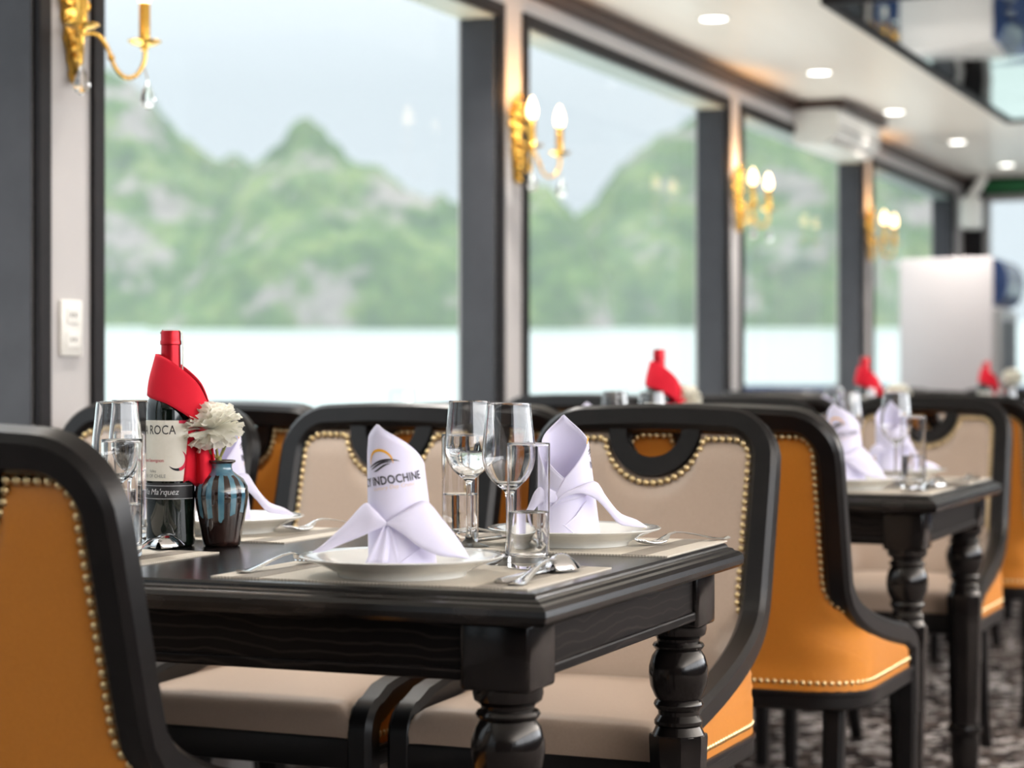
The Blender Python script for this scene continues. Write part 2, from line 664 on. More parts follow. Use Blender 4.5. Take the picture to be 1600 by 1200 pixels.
opens = [(3.857 + 2.445 * k, 6.06 + 2.445 * k) for k in range(-3, 4)]     # window openings along the wall
SILL, HEAD = 0.80, 2.184
wall = MB()
wall.box(BACKX, ENDX, WY, WY + 0.14, 0.0, SILL)
wall.box(BACKX, ENDX, WY, WY + 0.14, HEAD, CZ)
xs = [BACKX] + [q for a, b in opens for q in (a, b)] + [ENDX]
for i in range(0, len(xs), 2):
    wall.box(xs[i], xs[i + 1], WY, WY + 0.14, SILL, HEAD)
struct(wall.build('wall_left', M_WALL, smooth=False))

for k, (a, b) in enumerate(opens):
    fr = MB()                                   # black casing round the opening
    for (x0, x1, z0, z1) in ((a - 0.043, a, SILL - 0.04, HEAD + 0.043), (b, b + 0.043, SILL - 0.04, HEAD + 0.043),
                             (a, b, HEAD, HEAD + 0.043), (a, b, SILL - 0.04, SILL)):
        fr.box(x0, x1, WY - 0.012, WY + 0.01, z0, z1, 0.003)
    win = struct(fr.build('window_%d' % (k + 1), M_CASING, smooth=False))
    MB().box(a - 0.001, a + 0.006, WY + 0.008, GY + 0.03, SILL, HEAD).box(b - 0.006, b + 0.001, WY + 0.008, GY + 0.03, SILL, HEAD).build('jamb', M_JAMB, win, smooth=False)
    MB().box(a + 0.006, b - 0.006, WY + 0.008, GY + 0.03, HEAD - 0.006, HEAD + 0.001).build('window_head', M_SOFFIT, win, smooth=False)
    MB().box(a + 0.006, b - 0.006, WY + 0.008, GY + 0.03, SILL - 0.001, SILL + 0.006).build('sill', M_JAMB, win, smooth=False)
    MB().box(a + 0.006, b - 0.006, GY, GY + 0.008, SILL + 0.006, HEAD - 0.006).build('pane', M_PANE, win, smooth=False)

# brown cornice along the wall head, stepping round the air conditioner
AX0, AX1, AY = 9.57, 10.42, 2.455
cor = MB()
cor.box(BACKX, AX0 - 0.03, WY - 0.035, WY, CZ - 0.055, CZ, 0.006)
cor.box(AX1 + 0.03, ENDX, WY - 0.035, WY, CZ - 0.055, CZ, 0.006)
struct(cor.build('trim_1', M_CORNICE, smooth=False))
st = MB()
st.box(AX0 - 0.03, AX1 + 0.03, AY - 0.03, WY, CZ - 0.04, CZ, 0.006)
struct(st.build('trim_2', M_CORNICE, smooth=False))

# end wall: black frame, wide doorway, green band above it
ew = MB()
ew.box(ENDX, ENDX + 0.12, 2.545, WY + 0.14, 0, CZ)
ew.box(ENDX, ENDX + 0.12, 0.3, 2.545, 2.225, CZ)
ew.box(ENDX, ENDX + 0.12, RY, 0.3, 0, CZ)
struct(ew.build('wall_end', M_CASING, smooth=False))
struct(MB().box(ENDX - 0.02, ENDX, 0.3, 2.53, 2.235, 2.315, 0.004).build('trim_3', M_GREENSIGN, smooth=False))
dr = MB()
for (y0, y1, z0, z1) in ((2.50, 2.545, 0, 2.225), (1.42, 1.47, 0, 2.18), (0.3, 0.345, 0, 2.225), (0.345, 2.50, 2.18, 2.225), (0.345, 2.5, 0.0, 0.08)):
    dr.box(ENDX + 0.02, ENDX + 0.07, y0, y1, z0, z1, 0.004)
door = struct(dr.build('door_1', M_ALU, smooth=False))
MB().box(ENDX + 0.04, ENDX + 0.048, 0.345, 2.5, 0.08, 2.18).build('pane', M_PANE, door, smooth=False)

# the other long wall, open with wide windows, and the stern (outside the picture; the windows let daylight in; the stern is shut and dark to deepen reflections)
rw = MB()
rw.box(BACKX, ENDX, RY - 0.1, RY, 0, 1.1)
rw.box(BACKX, ENDX, RY - 0.1, RY, 2.25, CZ)
for k in range(8):
    x = BACKX + 0.1 + k * 2.445
    rw.box(x, x + 0.24, RY - 0.1, RY, 1.1, 2.25)
struct(rw.build('wall_right', M_CASING, smooth=False))
bw = MB()
bw.box(BACKX - 0.1, BACKX, RY - 0.1, WY + 0.14, 0, CZ)
struct(bw.build('wall_back', M_CASING, smooth=False))

# mirror panel set under the middle of the ceiling, black edge
mp = tag(MB().box(6.94, 10.50, -1.3, 1.80, CZ - 0.03, CZ - 0.002).build('mirror_panel', M_MIRROR, smooth=False),
         'dark mirrored panel with a black edge under the middle of the cream ceiling', 'ceiling mirror')
ed = MB()
ed.box(6.92, 10.52, 1.80, 1.835, CZ - 0.04, CZ - 0.002)
ed.box(6.92, 10.52, -1.335, -1.30, CZ - 0.04, CZ - 0.002)
ed.box(6.905, 6.94, -1.335, 1.835, CZ - 0.04, CZ - 0.002)
ed.box(10.50, 10.535, -1.335, 1.835, CZ - 0.04, CZ - 0.002)
ed.build('edge_strip', M_CASING, mp, smooth=False)

# air conditioner high on the wall
ac = thing('air_conditioner', 'white wall-mounted air conditioner high between the third and fourth sconces', 'air conditioner', (AX0, WY, CZ - 0.205))
b = MB()
prof = [(0.0, 0.0), (-0.12, 0.0), (-0.19, 0.018), (-0.222, 0.055), (-0.225, 0.155), (-0.20, 0.164), (0.0, 0.164)]
L = AX1 - AX0
b.grid([[(x, y, z) for y, z in prof] for x in (0, 0.012, L - 0.012, L)])
b.add([(0, y, z) for y, z in prof], [tuple(range(len(prof)))])
b.add([(L, y, z) for y, z in prof], [tuple(reversed(range(len(prof))))])
b.build('body', M_PLASTIC, ac, angle=25)
MB().box(0.03, L - 0.03, -0.185, -0.10, -0.004, 0.004, 0.002).build('louver', M_PLASTIC, ac, smooth=False)
MB().box(0.02, L - 0.02, -0.229, -0.2245, 0.07, 0.075).build('seam', M_DARK, ac, smooth=False)

# white loudspeaker in the far corner
sp = thing('wall_speaker', 'small white loudspeaker on a bracket in the far ceiling corner', 'speaker', (13.42, 2.60, 1.98))
MB().box(-0.10, 0.08, -0.10, 0.02, 0.0, 0.20, 0.02, 3).build('cabinet', M_PLASTIC, sp)
MB().tube([(0, -0.02, 0.19), (0.05, -0.06, 0.26), (0.09, -0.10, 0.34)], 0.03, 12).build('bracket', M_PLASTIC, sp)

# socket plate on the first pillar
so = thing('socket_plate', 'white double socket plate on the pillar below the nearest sconce', 'socket', (3.735, WY - 0.0, 1.12))
MB().box(-0.039, 0.039, -0.010, -0.0005, -0.062, 0.062, 0.004, 2).build('plate', M_PLASTIC, so)
for z in (-0.026, 0.028):
    s_ = MB().box(-0.022, 0.022, -0.0125, -0.009, z - 0.017, z + 0.017, 0.002).build('socket', M_PLASTIC, so, smooth=False)
    MB().box(-0.010, -0.005, -0.0132, -0.012, z - 0.004, z + 0.006).box(0.005, 0.010, -0.0132, -0.012, z - 0.004, z + 0.006).build('slots', M_DARK, s_, smooth=False)


# ------------------------------------------------------------------ recessed downlights
def downlight():
    r = thing('downlight', 'lamp', 'ceiling light', group='recessed downlights')
    MB().lathe([(0.048, 0.0), (0.060, 0.0), (0.060, -0.006), (0.052, -0.008), (0.048, -0.004), (0.048, 0.0)], 28, cap0=False, cap1=False).build('trim_ring', M_PLASTIC, r)
    MB().lathe([(0.0, -0.0035), (0.048, -0.0035)], 28, cap0=False, cap1=False).build('lens', M_LAMP, r)
    d = bpy.data.lights.new('downlight_beam', 'SPOT')
    d.energy = 80
    d.color = (1.0, 0.94, 0.88)
    d.spot_size = math.radians(112)
    d.spot_blend = 0.9
    d.shadow_soft_size = 0.045
    o = bpy.data.objects.new('beam', d)
    COL.objects.link(o)
    o.location = (0, 0, -0.03)
    o.parent = r
    return Kind(r)


DL = downlight()
names = ['nearest downlight on the cream ceiling, above the second sconce', 'second nearest downlight, just before the air conditioner',
         'third downlight, beyond the air conditioner corner', 'fourth downlight, between the air conditioner and the far door',
         'farthest downlight, near the green band over the door']
for i, (x, y) in enumerate([(7.23, 2.325), (8.69, 2.315), (10.13, 2.317), (11.56, 2.285), (12.93, 2.25)]):
    DL.place((x, y, CZ), 0, names[i])
for x, y in [(5.79, 2.33), (4.35, 2.33), (2.91, 2.33)] + [(2.91 + 1.44 * k, -1.8) for k in range(8)]:
    o = DL.place((x, y, CZ), 0, 'round recessed downlight in the cream ceiling outside the picture')


# ------------------------------------------------------------------ gilt wall sconces
def sconce():
    r = thing('wall_sconce', 'sconce', 'wall light', group='gilt candle sconces on the pillars')
    b = MB()          # backplate: rococo cartouche, local x along the wall, -y into the room
    outline = [(0.0, 0.15), (0.012, 0.135), (0.024, 0.14), (0.030, 0.115), (0.046, 0.10), (0.040, 0.075), (0.050, 0.05), (0.036, 0.03),
               (0.040, 0.0), (0.026, -0.02), (0.030, -0.05), (0.018, -0.075), (0.016, -0.10), (0.007, -0.12), (0.010, -0.135), (0.0, -0.155)]
    rows = []
    for (x, z) in outline:
        rows.append([Vector((x * t * 0.9, -0.004 - 0.022 * (1 - t * t) * (1.0 + 0.35 * math.sin(z * 90)), z * 0.9 + 0.085)) for t in (-1, -0.8, -0.5, -0.2, 0, 0.2, 0.5, 0.8, 1)])
    b.grid(rows)
    for (x, z, q) in [(0.0, 0.155, 0.010), (0.022, 0.12, 0.012), (-0.022, 0.12, 0.012), (0.036, 0.08, 0.013), (-0.036, 0.08, 0.013), (0.035, 0.035, 0.012),
                      (-0.035, 0.035, 0.012), (0.0, 0.09, 0.018), (0.0, 0.04, 0.017), (0.02, -0.01, 0.011), (-0.02, -0.01, 0.011), (0.0, -0.05, 0.016),
                      (0.013, -0.075, 0.010), (-0.013, -0.075, 0.010), (0.0, -0.10, 0.012), (0.0, -0.15, 0.012)]:
        b.ball((x * 0.9, -0.022, z * 0.9 + 0.085), q, 1, 0.9, 1.3, 9, 6)
    b.build('backplate', M_GOLD, r, solid=0.004)
    for s in (-1, 1):
        ex, ey = s * 0.118, -0.118
        pts = []
        for q, z in ((0.0, 0.035), (0.10, 0.050), (0.22, 0.056), (0.34, 0.050), (0.44, 0.030), (0.50, 0.008), (0.56, -0.014), (0.66, -0.031), (0.76, -0.036), (0.86, -0.031), (0.94, -0.016)):
            pts.append((ex * q, -0.02 + (ey + 0.02) * q, z))
        pts += [(ex, ey, 0.008), (ex, ey, 0.04)]
        pts = smooth_curve(pts, 40)
        arm = MB().tube(pts, 0.0048, 10)
        arm.ball(pts[17], 0.0085, n=9, m=6)
        a = arm.build('arm', M_GOLD, r)
        MB().lathe([(0.004, 0.026), (0.009, 0.030), (0.010, 0.036), (0.026, 0.040), (0.038, 0.047), (0.037, 0.049), (0.024, 0.044), (0.008, 0.043)], 24, ex, ey).build('drip_dish', M_GOLD, a)
        MB().lathe([(0.0125, 0.043), (0.0125, 0.130), (0.0105, 0.133), (0.0, 0.133)], 18, ex, ey).build('candle_sleeve', M_GOLD, a)
        MB().lathe([(0.010, 0.131), (0.0155, 0.144), (0.0172, 0.156), (0.0150, 0.172), (0.009, 0.189), (0.0035, 0.201), (0.0, 0.205)], 18, ex, ey).build('candle_bulb', M_BULB, a)
        cr = MB()
        cr.lathe([(0.0005, -0.036), (0.008, -0.052), (0.015, -0.070), (0.018, -0.084), (0.013, -0.096), (0.0005, -0.103)], sq=8, cx=ex + s * 0.006, cy=ey - 0.004)
        c_ = cr.build('crystal_drop', M_CRYSTAL, a, smooth=False)
        MB().tube([(ex, ey, -0.012), (ex + s * 0.006, ey - 0.004, -0.037)], 0.0012, 6).build('hook', M_GOLD, c_)
        d = bpy.data.lights.new('candle_glow', 'SPOT')
        d.energy = 3.6
        d.color = (1.0, 0.52, 0.18)
        d.shadow_soft_size = 0.018
        d.spot_size = math.radians(150)
        d.spot_blend = 0.5
        o = bpy.data.objects.new('glow', d)
        COL.objects.link(o)
        o.location = (ex, ey + 0.012, 0.218)
        o.rotation_euler = (math.radians(128), 0, 0)
        o.parent = a
    return Kind(r)


SC = sconce()
slab = ['gilt two-candle sconce with crystal drops on the nearest white pillar, its bulbs cut off', 'gilt two-candle sconce on the pillar right of the largest window',
        'gilt two-candle sconce on the third pillar, before the air conditioner', 'farthest gilt two-candle sconce, on the pillar before the white fridge']
for k in range(4):
    SC.place((3.735 + 2.45 * k, WY, 1.712), 0, slab[k])


# ------------------------------------------------------------------ white fridge by the end of the window wall
fx, fy = 11.80, 2.10
fg = thing('display_fridge', 'tall white fridge standing against the windows at the far end', 'fridge', (fx, fy, 0))
MB().box(0, 0.56, 0.03, 0.57, 0.04, 1.70, 0.012, 3).build('cabinet', M_HULL, fg)
dd = MB().box(0.005, 0.555, -0.01, 0.028, 0.16, 1.40, 0.006).build('door', M_ALU, fg, smooth=False)
MB().box(0.07, 0.49, -0.013, -0.0095, 0.22, 1.34).build('door_glass', M_DARK, dd, smooth=False)
hb = MB()
rows = []
for i in range(13):
    a = -PI / 2 + PI * i / 12
    rows.append([(x, 0.03 - 0.085 * math.cos(a), 1.56 + 0.135 * math.sin(a)) for x in (0.002, 0.558)])
hb.grid(rows)
for x in (0.002, 0.558):
    hb.add([(x, 0.03 - 0.085 * math.cos(-PI / 2 + PI * i / 12), 1.56 + 0.135 * math.sin(-PI / 2 + PI * i / 12)) for i in range(13)], [tuple(range(13))])
hb.build('header', M_NAVY, fg, angle=30)
for (x, y) in ((0.06, 0.08), (0.50, 0.08), (0.06, 0.52), (0.50, 0.52)):
    MB().lathe([(0.02, 0.0), (0.02, 0.05)], 12, x, y).build('foot', M_DARK, fg)


# ================================================================== CHAIRS
# local axes: +x towards the front of the chair, y across, rear foot of the back at x = 0
HT = 0.957


def ub(z):
    return 0.0 if z < 0.45 else -0.27 * (z - 0.45)


def dep(z):
    if z >= 0.63:
        return 0.0
    return 0.455 * min(1.0, ((0.63 - z) / 0.165)) ** 2.6


def hwid(z):
    t = min(1, max(0, (z - 0.44) / 0.18))
    t = t * t * (3 - 2 * t)
    return 0.234 + (0.2145 - 0.234) * t


def ucurve(z, n=60):
    """plan of the shell at height z: from the right front edge round the back to the left front edge"""
    w, d, u0 = hwid(z), dep(z), ub(z)
    c = min(0.11, d * 0.85)
    half = []
    A, B, C = Vector((u0 + d, w)), Vector((u0 + c, w)), Vector((u0, w - c))
    K = Vector((u0, w))
    half.append(A)
    for i in range(9):
        t = i / 8
        half.append(B * (1 - t) ** 2 + K * 2 * t * (1 - t) + C * t * t)
    half.append(Vector((u0, 0)))
    pts = half + [Vector((p.x, -p.y)) for p in reversed(half[:-1])]
    ls = [0.0]
    for p, q in zip(pts, pts[1:]):
        ls.append(ls[-1] + (q - p).length)
    return pts, ls


UC = {}


def U(s, z):
    """s in 0..1 by arc length; returns point and outward normal in plan"""
    k = round(z, 4)
    if k not in UC:
        UC[k] = ucurve(z)
    pts, ls = UC[k]
    t = s * ls[-1]
    i = 0
    while i < len(ls) - 2 and ls[i + 1] < t - 1e-9:
        i += 1
    seg = ls[i + 1] - ls[i]
    f = (t - ls[i]) / seg if seg > 1e-9 else 0.0
    p = pts[i].lerp(pts[i + 1], min(1, max(0, f)))
    # smoothed tangent
    e1, e2 = max(0, t - 0.02), min(ls[-1], t + 0.02)

    def at(tt):
        j = 0
        while j < len(ls) - 2 and ls[j + 1] < tt:
            j += 1
        sg = ls[j + 1] - ls[j]
        return pts[j].lerp(pts[j + 1], (tt - ls[j]) / sg if sg > 1e-9 else 0)
    tg = (at(e2) - at(e1)).normalized()
    nrm = Vector((tg.y, -tg.x))        # points out of the U
    return p, nrm, ls[-1]


def outward(p, nrm):
    c = Vector((0.2, 0.0))
    return nrm if (p - c).dot(nrm) > 0 else -nrm


NOT_Z, NOT_R = 0.916, 0.088


def ztop(v):
    base = 0.908
    if abs(v) < NOT_R:
        return min(base, NOT_Z - math.sqrt(max(0, NOT_R ** 2 - v * v)))
    return base


def shell(z0, off_edge, off_mid, sgn):
    ss = []
    n = 56
    for i in range(n + 1):
        ss.append(i / n)
    extra = [0.5 + k * (NOT_R / 0.429) for k in (-1.0, -0.985, -0.94, 0.94, 0.985, 1.0)]
    ss = sorted(set(ss + extra))
    rows = []
    nz = 26
    for j in range(nz + 1):
        t = j / nz
        row = []
        for s in ss:
            v = 0.2145 * (1 - 2 * s)
            zt = ztop(v)
            z = z0 + (zt - z0) * t
            p, nr, ln = U(s, z)
            nr = outward(p, nr)
            e = min(s, 1 - s) * ln
            e = min(e, zt - z + 0.004)
            k = min(1.0, e / 0.05)
            k = k * k * (3 - 2 * k)
            o = off_edge + (off_mid - off_edge) * k
            q = p + nr * (o * sgn)
            row.append((q.x, q.y, z))
        rows.append(row)
    return rows


def nails_path(off, sgn, zend):
    pts = []
    # right side from the arm upward
    inset = 0.031

    def side(z, flip):
        p, nr, ln = U(0.5, z)
        s = inset / U(0.5, z)[2]
        s = 1 - s if flip else s
        p, nr, ln = U(s, z)
        nr = outward(p, nr)
        q = p + nr * off * sgn
        return Vector((q.x, q.y, z))
    n = 60
    zc = 0.868
    right = [side(zend + (zc - zend) * i / n, False) for i in range(n + 1)]
    w = 0.2145 - inset

    def top(v, z):
        u = ub(z) + (-1 if sgn < 0 else 1) * (-off)
        return Vector((u, v, z))
    up = []
    cr = 0.032
    for i in range(1, 9):
        a = PI / 2 * i / 8
        up.append(top(w - cr + cr * math.cos(a), zc + cr * math.sin(a)))
    R = NOT_R + 0.009
    zt = zc + cr
    vj = math.sqrt(R * R - (NOT_Z - zt) ** 2)
    m = 14
    for i in range(1, m + 1):
        up.append(top((w - cr) + (vj - (w - cr)) * i / m, zt))
    a0 = math.atan2(NOT_Z - zt, vj)
    for i in range(1, 41):
        a = a0 + (PI - 2 * a0) * i / 40
        up.append(top(R * math.cos(a), NOT_Z - R * math.sin(a)))
    right += up
    left = [Vector((p.x, -p.y, p.z)) for p in reversed(right[:-40])]
    return right + left


def beads(path, pitch, r):
    b = MB()
    d = 0.0
    nxt = 0.0
    for p, q in zip(path, path[1:]):
        sl = (q - p).length
        while sl > 0 and nxt <= d + sl:
            b.ball(p.lerp(q, (nxt - d) / sl), r, n=8, m=6)
            nxt += pitch
        d += sl
    return b


def make_chair():
    r = thing('dining_chair', 'chair', 'chair')
    Nb = Vector((1, 0, 0.27)).normalized()           # normal of the leaning back, towards the sitter
    pts, ns, bs = [], [], []
    Y = Vector((0, 1, 0))
    side = []
    for z in (0.30, 0.36, 0.40, 0.425):
        side.append(Vector((0.452 + ub(z), hwid(0.46), z)))
    for i in range(1, 5):
        a = PI / 2 * i / 4
        side.append(Vector((0.452 - 0.035 * (1 - math.cos(a)), hwid(0.46), 0.425 + 0.035 * math.sin(a))))
    d = 0.39
    while d > 0.012:
        z = 0.63 - 0.165 * (d / 0.455) ** (1 / 2.6)
        side.append(Vector((ub(z) + d, hwid(z), z)))
        d *= 0.86
    for z in (0.61, 0.64, 0.68, 0.72, 0.76, 0.80, 0.84):
        side.append(Vector((ub(z) + dep(z), hwid(z), z)))
    R = 0.075
    zt = HT - 0.0245
    w = 0.2145
    zc = zt - R
    for i in range(1, 9):
        a = PI / 2 * i / 8
        z = zc + R * math.sin(a)
        side.append(Vector((ub(z), w - R + R * math.cos(a), z)))
    path = side + [Vector((ub(zt), v, zt + 0.004 * (1 - (v / 0.13) ** 2))) for v in (0.09, 0.045, 0.0)]
    path = path + [Vector((p.x, -p.y, p.z)) for p in reversed(path[:-1])]
    for i, p in enumerate(path):
        t = (path[min(i + 1, len(path) - 1)] - path[max(i - 1, 0)]).normalized()
        bb = t.cross(Y)
        if abs(t.y) > 0.15 or p.z > 0.80:
            bb = Nb.copy()
        else:
            bb.normalize()
            if bb.dot(Vector((1, 0, 0.6))) < 0:
                bb = -bb
        bb = (bb - t * bb.dot(t)).normalized()
        nn = t.cross(bb).normalized()
        pts.append(p)
        ns.append(nn)
        bs.append(bb)
    f = MB().sweep(pts, ns, bs, 0.0235, 0.0235)
    # half-moon handle collar under the top rail
    def plate(outer, inner, th):
        def P(v, z, k):
            return Vector((ub(z), v, z)) + Nb * k
        n = 22
        ro, ri = [], []
        for i in range(n + 1):
            a = PI * i / n
            ro.append((outer * math.cos(a), NOT_Z - outer * math.sin(a)))
            ri.append((inner * math.cos(a), NOT_Z - 0.004 - inner * math.sin(a) * 0.92))
        for k in (-th, th):
            f.grid([[P(v, z, k) for v, z in ro], [P(v, z, k) for v, z in ri]])
        f.grid([[P(v, z, -th) for v, z in ro], [P(v, z, th) for v, z in ro]])
        f.grid([[P(v, z, -th) for v, z in ri], [P(v, z, th) for v, z in ri]])
    plate(NOT_R, 0.054, 0.0165)
    f.build('frame', M_FRAME, r, angle=35)
    MB().grid(shell(0.42, 0.003, 0.017, -1)).build('inside_back', M_CREAM, r, angle=80)
    MB().grid(shell(0.402, 0.003, 0.013, 1)).build('outside_back', M_ORANGE, r, angle=80)
    beads(nails_path(0.0115, -1, 0.490), 0.0140, 0.0064).build('front_nailhead_trim', M_BRASS, r, angle=180)
    nb = beads(nails_path(0.0095, 1, 0.452), 0.0140, 0.0060)
    low = []
    for i in range(121):
        p, nr, ln = U(0.03 + 0.94 * i / 120, 0.419)
        q = p + outward(p, nr) * 0.010
        low.append(Vector((q.x, q.y, 0.419)))
    beads(low, 0.0140, 0.0060).build('base_nailhead_trim', M_BRASS, r, angle=180)
    nb.build('rear_nailhead_trim', M_BRASS, r, angle=180)
    # seat rail round the base
    rl = MB()
    P, N_, B_ = [], [], []
    for i in range(61):
        p, nr, ln = U(i / 60, 0.41)
        nr = outward(p, nr)
        P.append(Vector((p.x, p.y, 0.386)))
        N_.append(Vector((nr.x, nr.y, 0)))
        B_.append(Vector((0, 0, 1)))
    rl.sweep(P, N_, B_, 0.016, 0.020)
    P2 = [p.copy() for p in P]
    for p in P2:
        p.z = 0.397
    rl.sweep(P2, N_, B_, 0.019, 0.005)
    rl.box(0.432, 0.474, -0.234, 0.234, 0.366, 0.419, 0.006)
    rl.build('seat_rail', M_FRAME, r, angle=35)
    # seat cushion
    bm = bmesh.new()
    bmesh.ops.create_grid(bm, x_segments=18, y_segments=18, size=1.0)
    rows = []
    for j in range(15):
        u = j / 14
        row = []
        for i in range(17):
            v = -1 + 2 * i / 16
            x = 0.03 + 0.425 * u
            yy = v * 0.221
            ed_ = min(1 - abs(v), 1.0)
            z = 0.474 + 0.018 * (1 - v * v) * math.sin(PI * min(1, u * 0.9 + 0.1)) - 0.018 * (1 - min(1, ed_ / 0.10)) ** 2
            row.append((x, yy, z))
        rows.append(row)
    bm.free()
    # rounded front nose, boxed front
    for i_, (dx, dz) in enumerate(((0.008, -0.005), (0.014, -0.014), (0.017, -0.026), (0.017, -0.040), (0.015, -0.056))):
        rows.append([(0.455 + dx, v[1], v[2] + dz) for v in rows[14]])
    cu = MB().grid(rows)
    for k in (0, 16):
        cu.add([rw_[k] for rw_ in rows] + [(0.03, rows[0][k][1], 0.40)], [tuple(range(len(rows) + 1))])
    cu.build('seat', M_CREAM, r, angle=70)
    for s in (-1, 1):
        MB().sweep([Vector((0.452, s * 0.234, z)) for z in (0.372, 0.2, 0.0)], [Vector((1, 0, 0))] * 3, [Y] * 3, [0.0205, 0.0185, 0.0155], [0.0225, 0.019, 0.0155]).build('leg', M_FRAME, r, angle=35)
        q = [(0.055, 0.375), (0.045, 0.26), (0.028, 0.17), (0.0, 0.08), (-0.045, 0.0)]
        MB().sweep([Vector((a, s * 0.180, z)) for a, z in q], [Vector((1, 0, 0))] * 5, [Y] * 5, [0.021, 0.020, 0.018, 0.017, 0.016], [0.021, 0.02, 0.018, 0.016, 0.015]).build('leg', M_FRAME, r, angle=35)
    return Kind(r)


CH = make_chair()
GC = 'cream and tan dining chairs along the tables'
FAR, NEAR = PI, 0.0      # FAR: sits beyond its table and faces us; NEAR: shows its tan back
chairs = [
    (1.965, 1.495, 0, 'tan-backed chair nearest the camera, its back cut off by the left edge'),
    (3.457, 1.262, PI, 'cream chair facing us at the right end of the nearest table'),
    (3.457, 1.805, PI, 'cream chair facing us behind the napkin with the logo, middle of the nearest table'),
    (3.457, 2.345, PI, 'cream chair facing us farthest left, behind the wine bottle'),
    (3.885, 1.198, 0, 'tan-backed chair with its whole back showing, right of the nearest table'),
    (3.885, 1.722, 0, 'tan-backed chair mostly hidden behind the two cream chairs of the nearest table'),
    (3.885, 2.268, 0, 'tan-backed chair seen in the gap between bottle and logo napkin'),
    (5.622, 1.220, PI, 'cream chair facing us at the right end of the second table'),
    (5.622, 1.765, PI, 'cream chair facing us in the middle of the second table'),
    (5.622, 2.300, PI, 'cream chair facing us beside the wall at the second table'),
    (6.06, 1.175, 0, 'tan-backed chair at the right edge, behind the second table'),
    (6.06, 1.74, 0, 'tan-backed chair in the middle of the near side of the third table'),
    (6.06, 2.29, 0, 'tan-backed chair nearest the wall at the third table'),
    (7.785, 1.22, PI, 'cream chair facing us at the aisle end of the third table'),
    (7.785, 1.765, PI, 'cream chair facing us in the middle of the third table'),
    (7.785, 2.31, PI, 'cream chair facing us beside the wall at the third table'),
    (8.23, 1.18, 0, 'tan-backed chair at the aisle end of the farthest table'),
    (8.23, 1.74, 0, 'tan-backed chair in the middle of the farthest table'),
    (8.23, 2.29, 0, 'tan-backed chair nearest the wall at the farthest table'),
    (9.945, 1.22, PI, 'cream chair facing us at the aisle end of the farthest table'),
    (9.945, 1.765, PI, 'cream chair facing us in the middle of the farthest table'),
    (9.945, 2.31, PI, 'cream chair facing us beside the wall at the farthest table'),
]
for x, y, a, lb in chairs:
    CH.place((x, y, 0), a, lb, GC)


# ================================================================== TABLES
TZ, TW, TL = 0.76, 0.79, 1.70


def make_table():
    """origin at the near right corner of the top, x across the table, y along it"""
    r = thing('dining_table', 'table', 'table')
    o = 0.024
    # moulded top: stacked profile round the edge
    prof = [(-0.010, 0.0), (0.0, 0.0), (0.003, -0.003), (0.004, -0.006), (0.010, -0.008), (0.012, -0.011), (0.018, -0.013), (0.0225, -0.018), (0.024, -0.025),
            (0.0225, -0.032), (0.017, -0.037), (0.004, -0.038)]
    rows = []
    for e, z in prof:
        rows.append([(-e, -e, TZ + z), (TW + e, -e, TZ + z), (TW + e, TL + e, TZ + z), (-e, TL + e, TZ + z)])
    t = MB().grid(rows, wrap=True)
    t.add(rows[0], [(0, 1, 2, 3)])
    t.add(rows[-1], [(3, 2, 1, 0)])
    t.build('tabletop', M_TOP, r, angle=22)
    a, bt = 0.020, 0.655          # apron inset, bottom height
    for (x0, x1, y0, y1, nm) in ((a, a + 0.022, 0.08, TL - 0.08, 0), (TW - a - 0.022, TW - a, 0.08, TL - 0.08, 0), (0.08, TW - 0.08, a, a + 0.022, 1), (0.08, TW - 0.08, TL - a - 0.022, TL - a, 1)):
        q = MB().box(x0, x1, y0, y1, bt, TZ - 0.037)
        g = 0.005
        q.box(x0 - (g if not nm else 0), x1 + (g if not nm else 0), y0 - (g if nm else 0), y1 + (g if nm else 0), bt - 0.004, bt + 0.010, 0.003)
        q.build('apron', M_TABLE, r, smooth=False)
    for lx in (0.011 + 0.045, TW - 0.011 - 0.045):
        for ly in (0.011 + 0.045, TL - 0.011 - 0.045):
            h = 0.045
            lg = MB()
            lg.box(lx - h, lx + h, ly - h, ly + h, 0.640, TZ - 0.037, 0.006, 3)
            lg.lathe([(0.042, 0.646), (0.043, 0.634), (0.041, 0.626), (0.033, 0.620), (0.032, 0.615), (0.037, 0.613), (0.0395, 0.609), (0.037, 0.605),
                      (0.034, 0.602), (0.040, 0.593), (0.0445, 0.578), (0.0450, 0.565), (0.0425, 0.548), (0.036, 0.533), (0.033, 0.528), (0.036, 0.525), (0.0375, 0.521), (0.036, 0.517),
                      (0.031, 0.511), (0.0305, 0.505), (0.034, 0.500), (0.0365, 0.496), (0.0365, 0.491), (0.034, 0.488), (0.038, 0.480), (0.041, 0.474)], 36, lx, ly)
            lg.lathe([(0.0435, 0.476), (0.0445, 0.47), (0.0415, 0.40), (0.036, 0.18), (0.034, 0.155)], sq=8, cx=lx, cy=ly)
            lg.lathe([(0.034, 0.156), (0.041, 0.150), (0.043, 0.142), (0.041, 0.134), (0.034, 0.128), (0.036, 0.10), (0.030, 0.03), (0.026, 0.0)], 24, lx, ly)
            lg.build('leg', M_LEG, r, angle=30)
    return Kind(r)


TB = make_table()
T = [(2.200, 0.926, math.radians(1.3)), (4.362, 0.925, math.radians(0.7)), (6.53, 0.93, 0.0), (8.69, 0.93, 0.0)]
ord_ = ['nearest', 'second', 'third', 'farthest']
tl = ['black dining table nearest the camera, set with logo napkin and wine bottle', 'black dining table right of the large tan chair back, second from the camera',
      'black dining table third from the camera, under the second wine bottle from the right', 'farthest black dining table, before the white fridge']
for k in range(4):
    TB.place((T[k][0], T[k][1], 0), T[k][2], tl[k], 'black dining tables along the windows')


